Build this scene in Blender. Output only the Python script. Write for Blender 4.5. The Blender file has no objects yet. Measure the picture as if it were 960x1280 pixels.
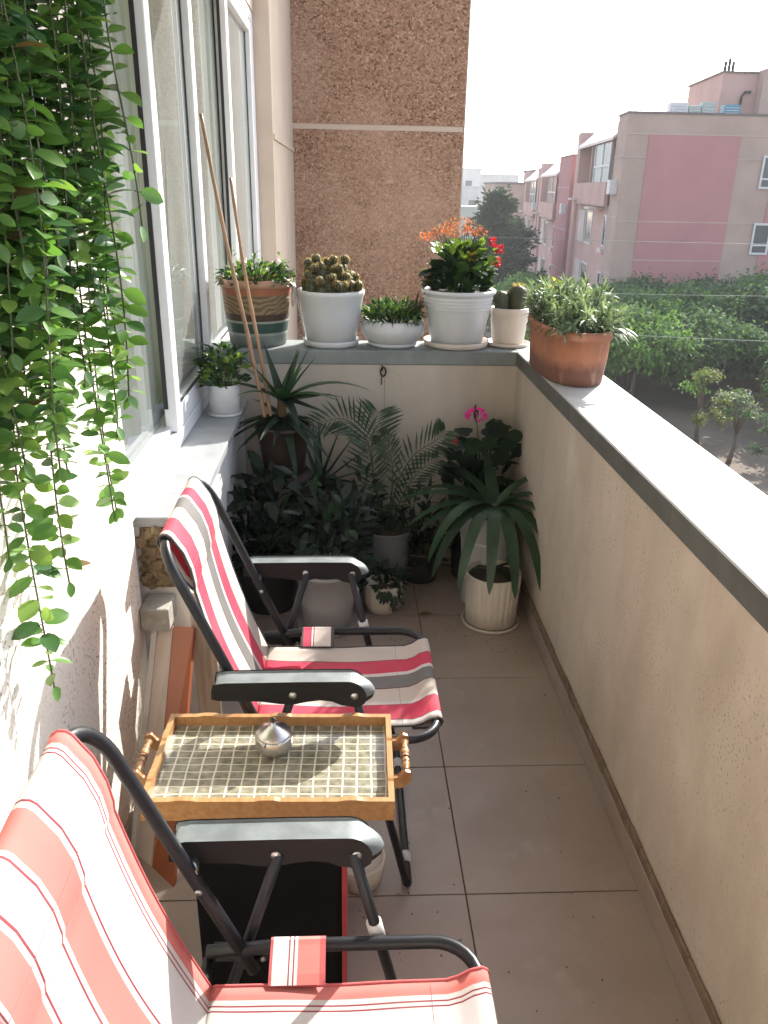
import bpy, math, random
from mathutils import Vector, Matrix, Euler
R = random.Random(7)
sc = bpy.context.scene
COL = sc.collection
PI = math.pi

# ------------------------------------------------------------------ helpers
def V(*a): return Vector(a)

class MB:
    def __init__(s): s.v = []; s.f = []; s.m = []; s.mats = []; s.sm = []
    def mi(s, mat):
        if mat not in s.mats: s.mats.append(mat)
        return s.mats.index(mat)
    def add(s, vs, fs, mat, smooth=False):
        o = len(s.v); k = s.mi(mat)
        s.v += [tuple(p) for p in vs]
        for f in fs:
            s.f.append([o + i for i in f]); s.m.append(k); s.sm.append(smooth)
    def box(s, x0, x1, y0, y1, z0, z1, mat, tf=None):
        vs = [(x, y, z) for x in (x0, x1) for y in (y0, y1) for z in (z0, z1)]
        if tf: vs = [tf(Vector(p)) for p in vs]
        s.add(vs, [(0,1,3,2),(4,6,7,5),(0,4,5,1),(2,3,7,6),(0,2,6,4),(1,5,7,3)], mat)
    def tube(s, pts, r, mat, n=10, caps=True, closed=False, rs=None):
        pts = [Vector(p) for p in pts]; L = len(pts)
        up = None; vs = []
        for i, p in enumerate(pts):
            if closed: d = pts[(i+1) % L] - pts[i-1]
            else: d = pts[min(i+1, L-1)] - pts[max(i-1, 0)]
            if d.length < 1e-9: d = V(0,0,1)
            d.normalize()
            if up is None:
                a = V(0,0,1) if abs(d.z) < .9 else V(1,0,0)
                up = (a - d*a.dot(d)).normalized()
            else:
                up = up - d*up.dot(d)
                up = up.normalized() if up.length > 1e-6 else V(1,0,0)
            w = d.cross(up); rr = rs[i] if rs else r
            for k in range(n):
                t = 2*PI*k/n
                vs.append(p + up*(rr*math.cos(t)) + w*(rr*math.sin(t)))
        fs = []
        for i in range(L if closed else L-1):
            j = (i+1) % L
            for k in range(n):
                k2 = (k+1) % n
                fs.append((i*n+k, i*n+k2, j*n+k2, j*n+k))
        if caps and not closed:
            fs.append(tuple(range(n-1, -1, -1))); fs.append(tuple((L-1)*n+k for k in range(n)))
        s.add(vs, fs, mat, True)
    def lathe(s, prof, mat, c=(0,0,0), n=48, sx=1, sy=1, wob=None, close=True):
        vs = []; fs = []
        for (r, z) in prof:
            for k in range(n):
                t = 2*PI*k/n
                rr = r*(wob(t, z) if wob else 1)
                vs.append((c[0]+rr*math.cos(t)*sx, c[1]+rr*math.sin(t)*sy, c[2]+z))
        for i in range(len(prof)-1):
            for k in range(n):
                k2 = (k+1) % n
                fs.append((i*n+k, i*n+k2, (i+1)*n+k2, (i+1)*n+k))
        if close:
            fs.append(tuple(range(n-1, -1, -1)))
            fs.append(tuple((len(prof)-1)*n+k for k in range(n)))
        s.add(vs, fs, mat, True)
    def leaf(s, p, d, up, L, W, mat, droop=0., segs=3, cup=.25, shape='oval', twist=0.):
        p = Vector(p); d = Vector(d).normalized(); up = Vector(up)
        side = d.cross(up)
        if side.length < 1e-4: side = d.cross(V(1,.3,0))
        side.normalize()
        if twist: side = (Matrix.Rotation(twist, 3, d) @ side)
        n = side.cross(d).normalized()
        vs = []; q = p.copy(); dd = d.copy(); st = L/segs
        for i in range(segs+1):
            t = i/segs
            if shape == 'oval': w = W*.5*max(math.sin(PI*min(1, .08+t*.92))**.8, .0) if i < segs else 0.0
            elif shape == 'strap': w = W*.5*(1-t**3*.75)*(1 if i < segs else .15)
            elif shape == 'aloe': w = W*.5*(1-t**1.4) + .0008
            elif shape == 'round': w = W*.5*math.sqrt(max(0, 1-(2*t-1)**2)) + .0004
            else: w = W*.5*(1-abs(2*t-1)**1.5)
            nn = side.cross(dd).normalized()
            vs += [q - side*w + nn*(w*cup), q.copy(), q + side*w + nn*(w*cup)]
            q = q + dd*st
            dd = (dd + V(0,0,-droop/segs)).normalized()
        fs = []
        for i in range(segs):
            a = i*3
            fs += [(a, a+1, a+4, a+3), (a+1, a+2, a+5, a+4)]
        s.add(vs, fs, mat, True)
    def build(s, name, parent=None):
        me = bpy.data.meshes.new(name); me.from_pydata(s.v, [], s.f)
        for m in s.mats: me.materials.append(m)
        me.polygons.foreach_set('material_index', s.m)
        me.polygons.foreach_set('use_smooth', s.sm)
        me.update()
        o = bpy.data.objects.new(name, me); COL.objects.link(o)
        if parent: o.parent = parent
        return o

def bevel(o, w=.004, seg=2):
    m = o.modifiers.new('bevel', 'BEVEL'); m.width = w; m.segments = seg; m.limit_method = 'ANGLE'; m.angle_limit = math.radians(40)
    return o
def tag(o, label=None, cat=None, group=None, kind=None):
    if label: o['label'] = label
    if cat: o['category'] = cat
    if group: o['group'] = group
    if kind: o['kind'] = kind
    return o
def thing(name, loc, label, cat, group=None, rz=0):
    o = bpy.data.objects.new(name, None); COL.objects.link(o)
    o.location = loc; o.rotation_euler = (0, 0, rz); o.empty_display_size = .1
    return tag(o, label, cat, group)
def copy_tree(o, parent=None):
    c = o.copy(); COL.objects.link(c)
    if parent: c.parent = parent
    for ch in list(o.children): copy_tree(ch, c)
    return c
def rvec(a=1): return V(R.uniform(-a,a), R.uniform(-a,a), R.uniform(-a,a))

# ------------------------------------------------------------------ materials
def new(name):
    m = bpy.data.materials.new(name); m.use_nodes = True
    nt = m.node_tree; b = nt.nodes['Principled BSDF']
    return m, nt, b
def N(nt, typ, **kw):
    n = nt.nodes.new(typ)
    for k, v in kw.items():
        if k.startswith('_'): setattr(n, k[1:], v)
        else: n.inputs[k.replace('__', ' ')].default_value = v
    return n
def coords(nt, out='Object'): return nt.nodes.new('ShaderNodeTexCoord').outputs[out]
def rgba(c): return (c[0], c[1], c[2], 1)
def mixc(nt, fac, a, b):
    n = nt.nodes.new('ShaderNodeMix'); n.data_type = 'RGBA'
    for i, x in ((0, fac), (6, a), (7, b)):
        if hasattr(x, 'is_linked') or isinstance(x, bpy.types.NodeSocket): nt.links.new(x, n.inputs[i])
        else: n.inputs[i].default_value = rgba(x) if i > 0 else x
    return n.outputs[2]
def ramp(nt, src, stops, interp='LINEAR'):
    n = nt.nodes.new('ShaderNodeValToRGB'); n.color_ramp.interpolation = interp
    el = n.color_ramp.elements
    while len(el) < len(stops): el.new(.5)
    for e, (p, c) in zip(el, stops):
        e.position = p; e.color = rgba(c) if hasattr(c, '__len__') else (c, c, c, 1)
    nt.links.new(src, n.inputs[0]); return n.outputs[0]
def noise(nt, scale, detail=4, vec=None, rough=.55, stretch=None):
    n = N(nt, 'ShaderNodeTexNoise', Scale=scale, Detail=detail, Roughness=rough)
    src = vec or coords(nt)
    if stretch:
        mp = nt.nodes.new('ShaderNodeMapping'); mp.inputs['Scale'].default_value = stretch
        nt.links.new(src, mp.inputs[0]); src = mp.outputs[0]
    nt.links.new(src, n.inputs['Vector']); return n.outputs['Fac']
def bump(nt, b, h, strength=.3, dist=.01):
    n = N(nt, 'ShaderNodeBump', Strength=strength, Distance=dist)
    nt.links.new(h, n.inputs['Height']); nt.links.new(n.outputs[0], b.inputs['Normal'])

def mat(name, c, rough=.6, c2=None, scale=8, metal=0, bmp=0, bscale=60, spec=.5, stretch=None, lo=.35, hi=.65):
    m, nt, b = new(name)
    b.inputs['Roughness'].default_value = rough; b.inputs['Metallic'].default_value = metal
    b.inputs['Specular IOR Level'].default_value = spec
    if c2 is None: c2 = tuple(x*.8 for x in c)
    f = ramp(nt, noise(nt, scale, 5, stretch=stretch), [(lo, 0.), (hi, 1.)])
    nt.links.new(mixc(nt, f, c, c2), b.inputs['Base Color'])
    if bmp: bump(nt, b, noise(nt, bscale, 4), bmp, .004)
    return m

def leafmat(name, c, c2, trans=.35, rough=.4, scale=18, spec=.4):
    m, nt, b = new(name)
    f = ramp(nt, noise(nt, scale, 3), [(.35, 0.), (.65, 1.)])
    col = mixc(nt, f, c, c2)
    nt.links.new(col, b.inputs['Base Color']); b.inputs['Roughness'].default_value = rough
    b.inputs['Specular IOR Level'].default_value = spec
    tr = nt.nodes.new('ShaderNodeBsdfTranslucent')
    tc = nt.nodes.new('ShaderNodeMix'); tc.data_type = 'RGBA'; tc.blend_type = 'MULTIPLY'; tc.inputs[0].default_value = 1
    nt.links.new(col, tc.inputs[6]); tc.inputs[7].default_value = (1.6, 1.7, .8, 1)
    nt.links.new(tc.outputs[2], tr.inputs['Color'])
    mx = nt.nodes.new('ShaderNodeMixShader'); mx.inputs[0].default_value = trans
    nt.links.new(b.outputs[0], mx.inputs[1]); nt.links.new(tr.outputs[0], mx.inputs[2])
    nt.links.new(mx.outputs[0], nt.nodes['Material Output'].inputs['Surface'])
    return m

M = {}
# stucco: pale paint, small dark pits
def stucco(name, c, pit=(.28,.24,.19), dens=.66, sc1=75, bmp=.5, stain=None, stretch=None):
    m, nt, b = new(name); b.inputs['Roughness'].default_value = .9; b.inputs['Specular IOR Level'].default_value = .2
    big = ramp(nt, noise(nt, 2.2, 5), [(.3, c), (.7, tuple(x*.9 for x in c))])
    pits = ramp(nt, noise(nt, sc1, 2, rough=.4), [(dens, 0.), (dens+.05, 1.)])
    patch = ramp(nt, noise(nt, 5, 3), [(.42, .15), (.62, 1.)])
    mul = N(nt, 'ShaderNodeMath', _operation='MULTIPLY'); nt.links.new(pits, mul.inputs[0]); nt.links.new(patch, mul.inputs[1])
    col = mixc(nt, mul.outputs[0], big, pit)
    if stain:
        lt = ramp(nt, noise(nt, 4.3, 5, stretch=(1,1,.7)), [(.5, 0.), (.72, .7)]); col = mixc(nt, lt, col, tuple(min(.8, x*1.15+.012) for x in c))
        s = ramp(nt, noise(nt, 2.6, 7, rough=.65, stretch=stretch or (1,1,1)), [(.45, 0.), (.72, .95)])
        col = mixc(nt, s, col, stain)
    nt.links.new(col, b.inputs['Base Color'])
    bump(nt, b, noise(nt, sc1*.9, 5), bmp, .006)
    return m
M['stucco'] = stucco('stucco_white', (.78,.73,.64), (.30,.26,.20), .60, 95, .7)
M['parapet'] = stucco('parapet_plaster', (.545,.48,.405), (.30,.245,.19), .615, 115, .6, (.405,.34,.27), (1,1,.5))
M['backwall'] = stucco('parapet_plaster_end', (.51,.465,.41), (.33,.29,.245), .72, 50, .2, (.40,.34,.285), (1,1,.3))
M['whitepaint'] = mat('white_paint', (.70,.70,.70), .55, (.58,.575,.57), 5, bmp=.15, bscale=25)
M['stone'] = mat('coping_stone', (.50,.50,.48), .55, (.40,.41,.39), 9, bmp=.12, bscale=90)
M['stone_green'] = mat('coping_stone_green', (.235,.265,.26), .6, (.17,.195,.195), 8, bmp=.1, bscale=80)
M['coping_face_shade'] = mat('coping_stone_painted_shade', (.115,.118,.108), .6, (.085,.088,.08), 11, bmp=.2, bscale=70)  # coping's inner face: its shade put into a darker stone colour
M['sill'] = mat('sill_stone', (.33,.345,.35), .5, (.25,.265,.275), 10, bmp=.1)
M['beige'] = mat('beige_paint', (.56,.46,.37), .7, (.50,.41,.33), 3, bmp=.2, bscale=50)
M['upvc'] = mat('window_white', (.74,.75,.77), .35, (.68,.69,.71), 6)
M['gasket'] = mat('gasket_black', (.02,.02,.022), .6)
M['grout'] = mat('grout', (.10,.08,.065), .9)
M['mortar'] = mat('mortar_strip', (.20,.145,.10), .95, (.13,.09,.06), 22, bmp=.8, bscale=90)
M['brick'] = mat('broken_brick', (.26,.20,.12), .95, (.15,.11,.065), 35, bmp=1., bscale=60)
M['concrete'] = mat('concrete', (.34,.33,.30), .85, (.24,.23,.21), 18, bmp=.5, bscale=70)
def tile():
    m, nt, b = new('floor_tile'); b.inputs['Roughness'].default_value = .42
    a = ramp(nt, noise(nt, 2.4, 6), [(.3, (.335,.275,.235)), (.7, (.265,.212,.178))])
    d = ramp(nt, noise(nt, 11, 5), [(.58, 0.), (.75, .5)])
    sp = ramp(nt, noise(nt, 38, 1), [(.76, 0.), (.79, .9)])
    col = mixc(nt, d, a, (.39,.335,.29)); col = mixc(nt, sp, col, (.07,.05,.04))
    nt.links.new(col, b.inputs['Base Color'])
    rr = ramp(nt, noise(nt, 7, 4), [(.3, .32), (.7, .55)]); nt.links.new(rr, b.inputs['Roughness'])
    bump(nt, b, noise(nt, 140, 2), .04, .002)
    return m
M['tile'] = tile()
def aggregate():
    m, nt, b = new('washed_aggregate'); b.inputs['Roughness'].default_value = .85
    v = N(nt, 'ShaderNodeTexVoronoi', Scale=62.0); nt.links.new(coords(nt), v.inputs['Vector'])
    sep = nt.nodes.new('ShaderNodeSeparateColor'); nt.links.new(v.outputs['Color'], sep.inputs[0])
    col = ramp(nt, sep.outputs[0], [(0., (.09,.045,.028)), (.16, (.22,.115,.068)), (.45, (.315,.178,.115)), (.75, (.385,.23,.152)), (.95, (.44,.295,.195)), (1., (.52,.38,.27))])
    edge = ramp(nt, v.outputs['Distance'], [(.45, 0.), (.95, .85)])
    col = mixc(nt, edge, col, (.30,.165,.10))
    pt = ramp(nt, noise(nt, 1.1, 4), [(.42, 0.), (.68, .5)])
    col = mixc(nt, pt, col, (.54,.37,.27))
    nt.links.new(col, b.inputs['Base Color'])
    inv = N(nt, 'ShaderNodeMath', _operation='SUBTRACT'); inv.inputs[0].default_value = 1; nt.links.new(v.outputs['Distance'], inv.inputs[1])
    bump(nt, b, inv.outputs[0], .8, .012)
    return m
M['aggregate'] = aggregate()
def glass():
    m, nt, b = new('window_glass'); nt.nodes.remove(b)
    t = nt.nodes.new('ShaderNodeBsdfTransparent'); t.inputs[0].default_value = (.90,.94,.93,1)
    g = nt.nodes.new('ShaderNodeBsdfGlossy'); g.inputs['Roughness'].default_value = .015; g.inputs[0].default_value = (.92,.95,.95,1)
    fr = N(nt, 'ShaderNodeFresnel', IOR=1.55)
    mx = nt.nodes.new('ShaderNodeMixShader')
    nt.links.new(fr.outputs[0], mx.inputs[0]); nt.links.new(t.outputs[0], mx.inputs[1]); nt.links.new(g.outputs[0], mx.inputs[2])
    du = nt.nodes.new('ShaderNodeBsdfDiffuse'); du.inputs[0].default_value = (.56,.59,.59,1)
    f = ramp(nt, noise(nt, 3, 6, stretch=(1,1,.25)), [(.3, .10), (.75, .24)])
    m2 = nt.nodes.new('ShaderNodeMixShader'); nt.links.new(f, m2.inputs[0])
    nt.links.new(mx.outputs[0], m2.inputs[1]); nt.links.new(du.outputs[0], m2.inputs[2])
    nt.links.new(m2.outputs[0], nt.nodes['Material Output'].inputs['Surface']); return m
M['glass'] = glass()
M['curtain'] = leafmat('curtain_cloth', (.50,.48,.44), (.43,.42,.385), .25, .9, 2, .1)
M['curtain'].node_tree.nodes['Mix'].inputs[0].default_value = .5
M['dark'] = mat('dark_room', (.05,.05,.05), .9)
# chairs
M['tube'] = mat('black_tube', (.012,.013,.017), .36, (.018,.02,.024), 20, spec=.35)
M['plastic'] = mat('dusty_black_plastic', (.18,.205,.21), .45, (.10,.118,.122), 14, bmp=.12, bscale=220, spec=.6)
M['blackplastic'] = mat('black_plastic', (.010,.010,.011), .55, spec=.25)
M['steel'] = mat('steel', (.55,.55,.55), .3, (.4,.4,.4), 40, metal=1)
M['whiteplastic'] = mat('white_plastic', (.6,.6,.58), .5)
def stripes(name, stops, weave=900):
    m, nt, b = new(name); b.inputs['Roughness'].default_value = .75; b.inputs['Specular IOR Level'].default_value = .25
    sx = nt.nodes.new('ShaderNodeSeparateXYZ'); nt.links.new(coords(nt), sx.inputs[0])
    mr = N(nt, 'ShaderNodeMapRange'); mr.inputs[1].default_value = .19; mr.inputs[2].default_value = -.19
    nt.links.new(sx.outputs[1], mr.inputs[0])
    col = ramp(nt, mr.outputs[0], stops, 'CONSTANT')
    d = ramp(nt, noise(nt, 9, 5), [(.4, 0.), (.8, .22)])
    col = mixc(nt, d, col, (.36,.32,.28))
    w = N(nt, 'ShaderNodeTexWave', Scale=weave/6.28); w.bands_direction = 'Y'
    nt.links.new(coords(nt), w.inputs['Vector'])
    ck = ramp(nt, w.outputs['Fac'], [(.0, .12), (.6, 0.)])
    col = mixc(nt, ck, col, tuple(x*.4 for x in (.6,.5,.5)))
    nt.links.new(col, b.inputs['Base Color'])
    bump(nt, b, noise(nt, 520, 2), .12, .002)
    tp = nt.nodes.new('ShaderNodeBsdfTransparent'); tl_ = nt.nodes.new('ShaderNodeBsdfTranslucent'); nt.links.new(col, tl_.inputs[0])
    m1 = nt.nodes.new('ShaderNodeMixShader'); m1.inputs[0].default_value = .22; nt.links.new(b.outputs[0], m1.inputs[1]); nt.links.new(tl_.outputs[0], m1.inputs[2])
    m2 = nt.nodes.new('ShaderNodeMixShader'); m2.inputs[0].default_value = .07; nt.links.new(m1.outputs[0], m2.inputs[1]); nt.links.new(tp.outputs[0], m2.inputs[2])
    nt.links.new(m2.outputs[0], nt.nodes['Material Output'].inputs['Surface'])
    return m
cream=(.60,.53,.47); pink=(.60,.052,.105); grey=(.185,.18,.175); wh=(.66,.62,.59); dk=(.13,.04,.05); coral=(.66,.19,.165); mar=(.28,.03,.05); white=(.68,.66,.64)
M['stripe_pink'] = stripes('fabric_pink_grey', [(0,wh),(.02,cream),(.185,dk),(.195,pink),(.345,wh),(.385,dk),(.39,grey),(.53,dk),(.54,cream),(.70,wh),(.735,dk),(.74,pink),(.915,dk),(.925,wh)])
M['stripe_red'] = stripes('fabric_red_white', [(0,coral),(.07,wh),(.09,mar),(.10,wh),(.115,mar),(.123,white),(.36,mar),(.372,wh),(.40,coral),(.575,wh),(.60,mar),(.612,white),(.765,mar),(.777,wh),(.80,coral),(.95,wh),(.97,mar),(.98,white)])
M['piping_dark'] = mat('piping_dark', (.06,.055,.055), .8); M['piping_red'] = mat('piping_red', (.50,.10,.10), .8)
M['seam'] = mat('seam_thread', (.26,.15,.14), .9)
M['back_dark'] = mat('fabric_back', (.05,.05,.052), .85)
# tray & co
M['wood'] = mat('varnished_wood', (.42,.23,.095), .35, (.33,.165,.06), 6, stretch=(14,2,14), bmp=.05)
M['wood_dark'] = mat('turned_wood', (.44,.25,.11), .35, (.25,.12,.05), 14, stretch=(2,10,2))
M['wood_dark2'] = mat('turned_wood_groove', (.14,.06,.025), .45)
def mosaic():
    m, nt, b = new('tray_mosaic'); b.inputs['Roughness'].default_value = .22
    vor = N(nt, 'ShaderNodeTexNoise', Scale=60.0, Detail=4.0); nt.links.new(coords(nt), vor.inputs['Vector'])
    cell = ramp(nt, vor.outputs['Fac'], [(.3, (.13,.125,.085)), (.7, (.30,.285,.21))])
    sx = nt.nodes.new('ShaderNodeSeparateXYZ')
    wob = N(nt, 'ShaderNodeTexNoise', Scale=16.0); nt.links.new(coords(nt), wob.inputs['Vector'])
    wm = nt.nodes.new('ShaderNodeVectorMath'); wm.operation = 'MULTIPLY_ADD'
    nt.links.new(wob.outputs['Color'], wm.inputs[0]); wm.inputs[1].default_value = (.007,.007,0); nt.links.new(coords(nt), wm.inputs[2])
    nt.links.new(wm.outputs[0], sx.inputs[0])
    outs = []
    for ax, step in ((0, .0300), (1, .0225)):
        d = N(nt, 'ShaderNodeMath', _operation='DIVIDE'); nt.links.new(sx.outputs[ax], d.inputs[0]); d.inputs[1].default_value = step
        f = N(nt, 'ShaderNodeMath', _operation='FRACT'); nt.links.new(d.outputs[0], f.inputs[0])
        s = N(nt, 'ShaderNodeMath', _operation='SUBTRACT'); nt.links.new(f.outputs[0], s.inputs[0]); s.inputs[1].default_value = .5
        a = N(nt, 'ShaderNodeMath', _operation='ABSOLUTE'); nt.links.new(s.outputs[0], a.inputs[0])
        g = N(nt, 'ShaderNodeMath', _operation='GREATER_THAN'); nt.links.new(a.outputs[0], g.inputs[0]); g.inputs[1].default_value = .44
        outs.append(g.outputs[0])
    mx = N(nt, 'ShaderNodeMath', _operation='MAXIMUM'); nt.links.new(outs[0], mx.inputs[0]); nt.links.new(outs[1], mx.inputs[1])
    col = mixc(nt, mx.outputs[0], cell, (.62,.57,.44))
    nt.links.new(col, b.inputs['Base Color']); b.inputs['Coat Weight'].default_value = .3
    return m
M['mosaic'] = mosaic()
M['chrome'] = mat('brushed_steel', (.62,.60,.57), .32, (.5,.49,.47), 60, metal=1)
M['boxblack'] = mat('black_box', (.006,.006,.007), .8, spec=.12)
M['boxred'] = mat('red_trim', (.42,.055,.06), .5, (.3,.04,.045), 12)
M['orange'] = mat('terracotta_board', (.30,.095,.045), .35, (.24,.075,.035), 4, spec=.6)
M['bpale'] = mat('pale_board', (.50,.44,.40), .4, (.42,.33,.28), 5, spec=.6)
M['plank'] = mat('pale_plank', (.55,.48,.40), .7, (.38,.31,.24), 5, stretch=(12,12,.7), bmp=.3)
# pots
M['potwhite'] = mat('white_ceramic', (.62,.635,.65), .35, (.55,.565,.585), 5, bmp=.06, bscale=18)
M['potcream'] = mat('cream_ceramic', (.62,.565,.50), .45, (.54,.48,.42), 7)
M['potgrey'] = mat('grey_pot', (.44,.42,.41), .5, (.38,.36,.355), 5)
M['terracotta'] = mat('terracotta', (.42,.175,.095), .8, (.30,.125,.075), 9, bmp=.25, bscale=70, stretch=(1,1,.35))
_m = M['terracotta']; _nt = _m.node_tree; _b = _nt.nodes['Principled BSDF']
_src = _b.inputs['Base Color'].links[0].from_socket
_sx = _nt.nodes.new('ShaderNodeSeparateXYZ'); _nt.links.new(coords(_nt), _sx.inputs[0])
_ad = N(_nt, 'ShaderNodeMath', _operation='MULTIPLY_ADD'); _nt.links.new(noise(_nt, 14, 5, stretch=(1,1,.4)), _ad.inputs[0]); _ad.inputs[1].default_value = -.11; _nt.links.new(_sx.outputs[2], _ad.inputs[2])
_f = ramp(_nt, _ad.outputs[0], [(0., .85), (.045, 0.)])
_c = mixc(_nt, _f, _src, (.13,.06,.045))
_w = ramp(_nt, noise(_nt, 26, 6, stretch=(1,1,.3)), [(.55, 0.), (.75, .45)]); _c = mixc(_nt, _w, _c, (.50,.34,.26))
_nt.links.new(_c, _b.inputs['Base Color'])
M['terra_dark'] = mat('terracotta_damp', (.12,.065,.05), .8)
M['brownpot'] = mat('brown_pot', (.035,.022,.016), .6)
M['potslate'] = mat('slate_pot', (.17,.18,.19), .5, (.12,.13,.135), 6)
M['blackpot'] = mat('black_plastic_pot', (.02,.02,.021), .5)
M['soil'] = mat('soil', (.045,.03,.02), 1., (.09,.065,.045), 60, bmp=1, bscale=120)
M['b_or'] = mat('barrel_orange', (.33,.12,.055), .6, (.25,.09,.045), 12)
M['b_rim'] = mat('barrel_rim', (.46,.27,.17), .6)
def carved():
    m, nt, b = new('barrel_carved'); b.inputs['Roughness'].default_value = .7
    w = N(nt, 'ShaderNodeTexWave', Scale=17.0, Distortion=9.0, Detail=1.5); w.wave_type = 'RINGS'
    w.inputs['Detail Scale'].default_value = .7
    nt.links.new(coords(nt), w.inputs['Vector'])
    f = ramp(nt, w.outputs['Fac'], [(.25, (.14,.095,.05)), (.5, (.20,.135,.07)), (.8, (.25,.17,.09))])
    nt.links.new(f, b.inputs['Base Color']); bump(nt, b, w.outputs['Fac'], .4, .004); return m
M['b_carve'] = carved()
M['b_brown'] = mat('barrel_brown', (.075,.042,.028), .6); M['b_green'] = mat('barrel_green', (.035,.085,.065), .5, (.025,.06,.048), 12)
M['b_line'] = mat('barrel_line', (.30,.33,.30), .6); M['b_base'] = mat('barrel_base', (.20,.23,.22), .6)
# leaves
M['lf_hang'] = leafmat('leaf_hanging', (.12,.24,.06), (.072,.165,.045), .34, .3, 9, .5)
M['lf_hang2'] = leafmat('leaf_hanging_pale', (.18,.29,.08), (.12,.22,.06), .36, .3, 9, .5)
M['lf_hang3'] = leafmat('leaf_hanging_deep', (.06,.14,.05), (.035,.095,.035), .28, .3, 9, .5)
M['vine'] = mat('vine_stem', (.06,.085,.03), .6)
M['lf_mid'] = leafmat('leaf_mid', (.06,.12,.035), (.035,.08,.028), .3, .5, 20, .3)
M['lf_lite'] = leafmat('leaf_light', (.17,.25,.05), (.11,.19,.04), .4, .4, 20)
M['lf_dark'] = leafmat('leaf_dark', (.024,.05,.027), (.014,.032,.018), .2, .5, 20, .25)
M['lf_vdark'] = leafmat('leaf_very_dark', (.013,.025,.016), (.008,.016,.011), .15, .45, 20, .35)
M['lf_grey'] = leafmat('leaf_greygreen', (.27,.33,.24), (.17,.23,.155), .25, .5, 25, .3)
M['lf_grey2'] = leafmat('leaf_greygreen_dark', (.12,.17,.115), (.08,.125,.08), .25, .5, 25, .3)
M['lf_strap'] = leafmat('leaf_strap', (.030,.075,.034), (.02,.052,.024), .2, .38, 12, .5)
M['lf_dry'] = leafmat('leaf_dry', (.18,.12,.06), (.12,.08,.04), .3, .7, 20, .2)
M['lf_purple'] = leafmat('leaf_purple', (.07,.03,.04), (.05,.05,.03), .3, .5, 20, .3)
M['cactus'] = mat('cactus_skin', (.055,.066,.033), .6, (.04,.048,.025), 30)
M['spine'] = leafmat('cactus_spine', (.42,.31,.17), (.34,.24,.13), .4, .7, 20, .1)
M['fl_orange'] = leafmat('petal_orange', (.62,.15,.05), (.55,.08,.05), .4, .6, 30, .2)
M['fl_peach'] = leafmat('petal_peach', (.60,.27,.13), (.52,.18,.09), .4, .6, 30, .2)
M['fl_red'] = leafmat('petal_red', (.50,.025,.05), (.38,.012,.03), .3, .6, 30, .2)
M['fl_pink'] = leafmat('petal_magenta', (.80,.09,.50), (.70,.05,.40), .3, .6, 30, .2)
M['fl_yellow'] = leafmat('petal_yellow', (.5,.42,.06), (.42,.34,.05), .4, .6, 30, .2)
M['bamboo'] = mat('bamboo_cane', (.36,.215,.12), .5, (.26,.15,.085), 6, stretch=(4,4,.6))
M['ribbon'] = mat('white_ribbon', (.6,.57,.55), .6)
# outside
M['bark'] = mat('bark', (.12,.085,.06), .95, (.07,.05,.038), 12)
M['t1'] = leafmat('tree_leaf_fresh', (.15,.25,.075), (.10,.19,.06), .3, .7, 1.5, .06)
M['t2'] = leafmat('tree_leaf_dull', (.105,.175,.08), (.075,.13,.062), .25, .7, 1.5, .06)
M['t3'] = leafmat('tree_leaf_blue', (.095,.15,.095), (.07,.112,.075), .25, .7, 1.5, .06)
M['t4'] = leafmat('tree_leaf_pale', (.24,.27,.20), (.18,.21,.15), .25, .6, 3, .2)
M['t5'] = leafmat('tree_leaf_yellow', (.16,.18,.05), (.11,.13,.04), .3, .6, 3, .2)
M['pine'] = leafmat('pine_needles', (.06,.09,.062), (.04,.064,.046), .15, .6, 1.2, .2)
M['earth'] = mat('dry_earth', (.20,.155,.12), 1., (.12,.095,.075), .35, bmp=.4, bscale=6)
M['asphalt'] = mat('asphalt', (.07,.068,.066), .9, (.05,.05,.05), 2)
def bwall(name, c, c2, st=.5): return mat(name, c, .9, c2, st, spec=.2, bmp=.1, bscale=20)
M['bpink'] = bwall('facade_pink', (.42,.205,.205), (.385,.185,.185))
M['bbeige'] = bwall('facade_beige', (.42,.31,.265), (.36,.262,.222))
M['brose'] = bwall('facade_rose', (.51,.335,.30), (.44,.285,.252))
M['bjoint'] = bwall('facade_joint', (.47,.37,.33), (.42,.33,.295))
M['bcap'] = mat('parapet_cap', (.16,.13,.125), .8)
M['broof'] = mat('pale_roof', (.60,.50,.47), .6, (.52,.43,.40), 1)
M['bwhite'] = bwall('far_white', (.55,.53,.52), (.46,.45,.44))
M['bwin'] = mat('dark_pane', (.05,.06,.07), .12, (.08,.09,.10), .7)
M['bred'] = mat('red_curtain_pane', (.17,.05,.045), .5, (.1,.04,.04), 1)
M['bblue'] = mat('glazing_blue', (.13,.18,.21), .45, (.22,.27,.30), .8)
M['bframe'] = mat('white_frame', (.62,.60,.60), .6)
M['bcream'] = bwall('cream_shutter', (.55,.47,.43), (.47,.40,.37))
M['bgreen'] = mat('roof_cabinet', (.36,.42,.39), .6); M['bblu'] = mat('blue_tank', (.08,.25,.36), .5)
M['cable'] = mat('cable', (.10,.14,.12), .6); M['iron'] = mat('black_iron', (.03,.025,.022), .6)

# ------------------------------------------------------------------ SETTING: balcony shell
XW = .774; YB = 3.575; XS = -.60; CT = 1.022; CB = .957
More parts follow.
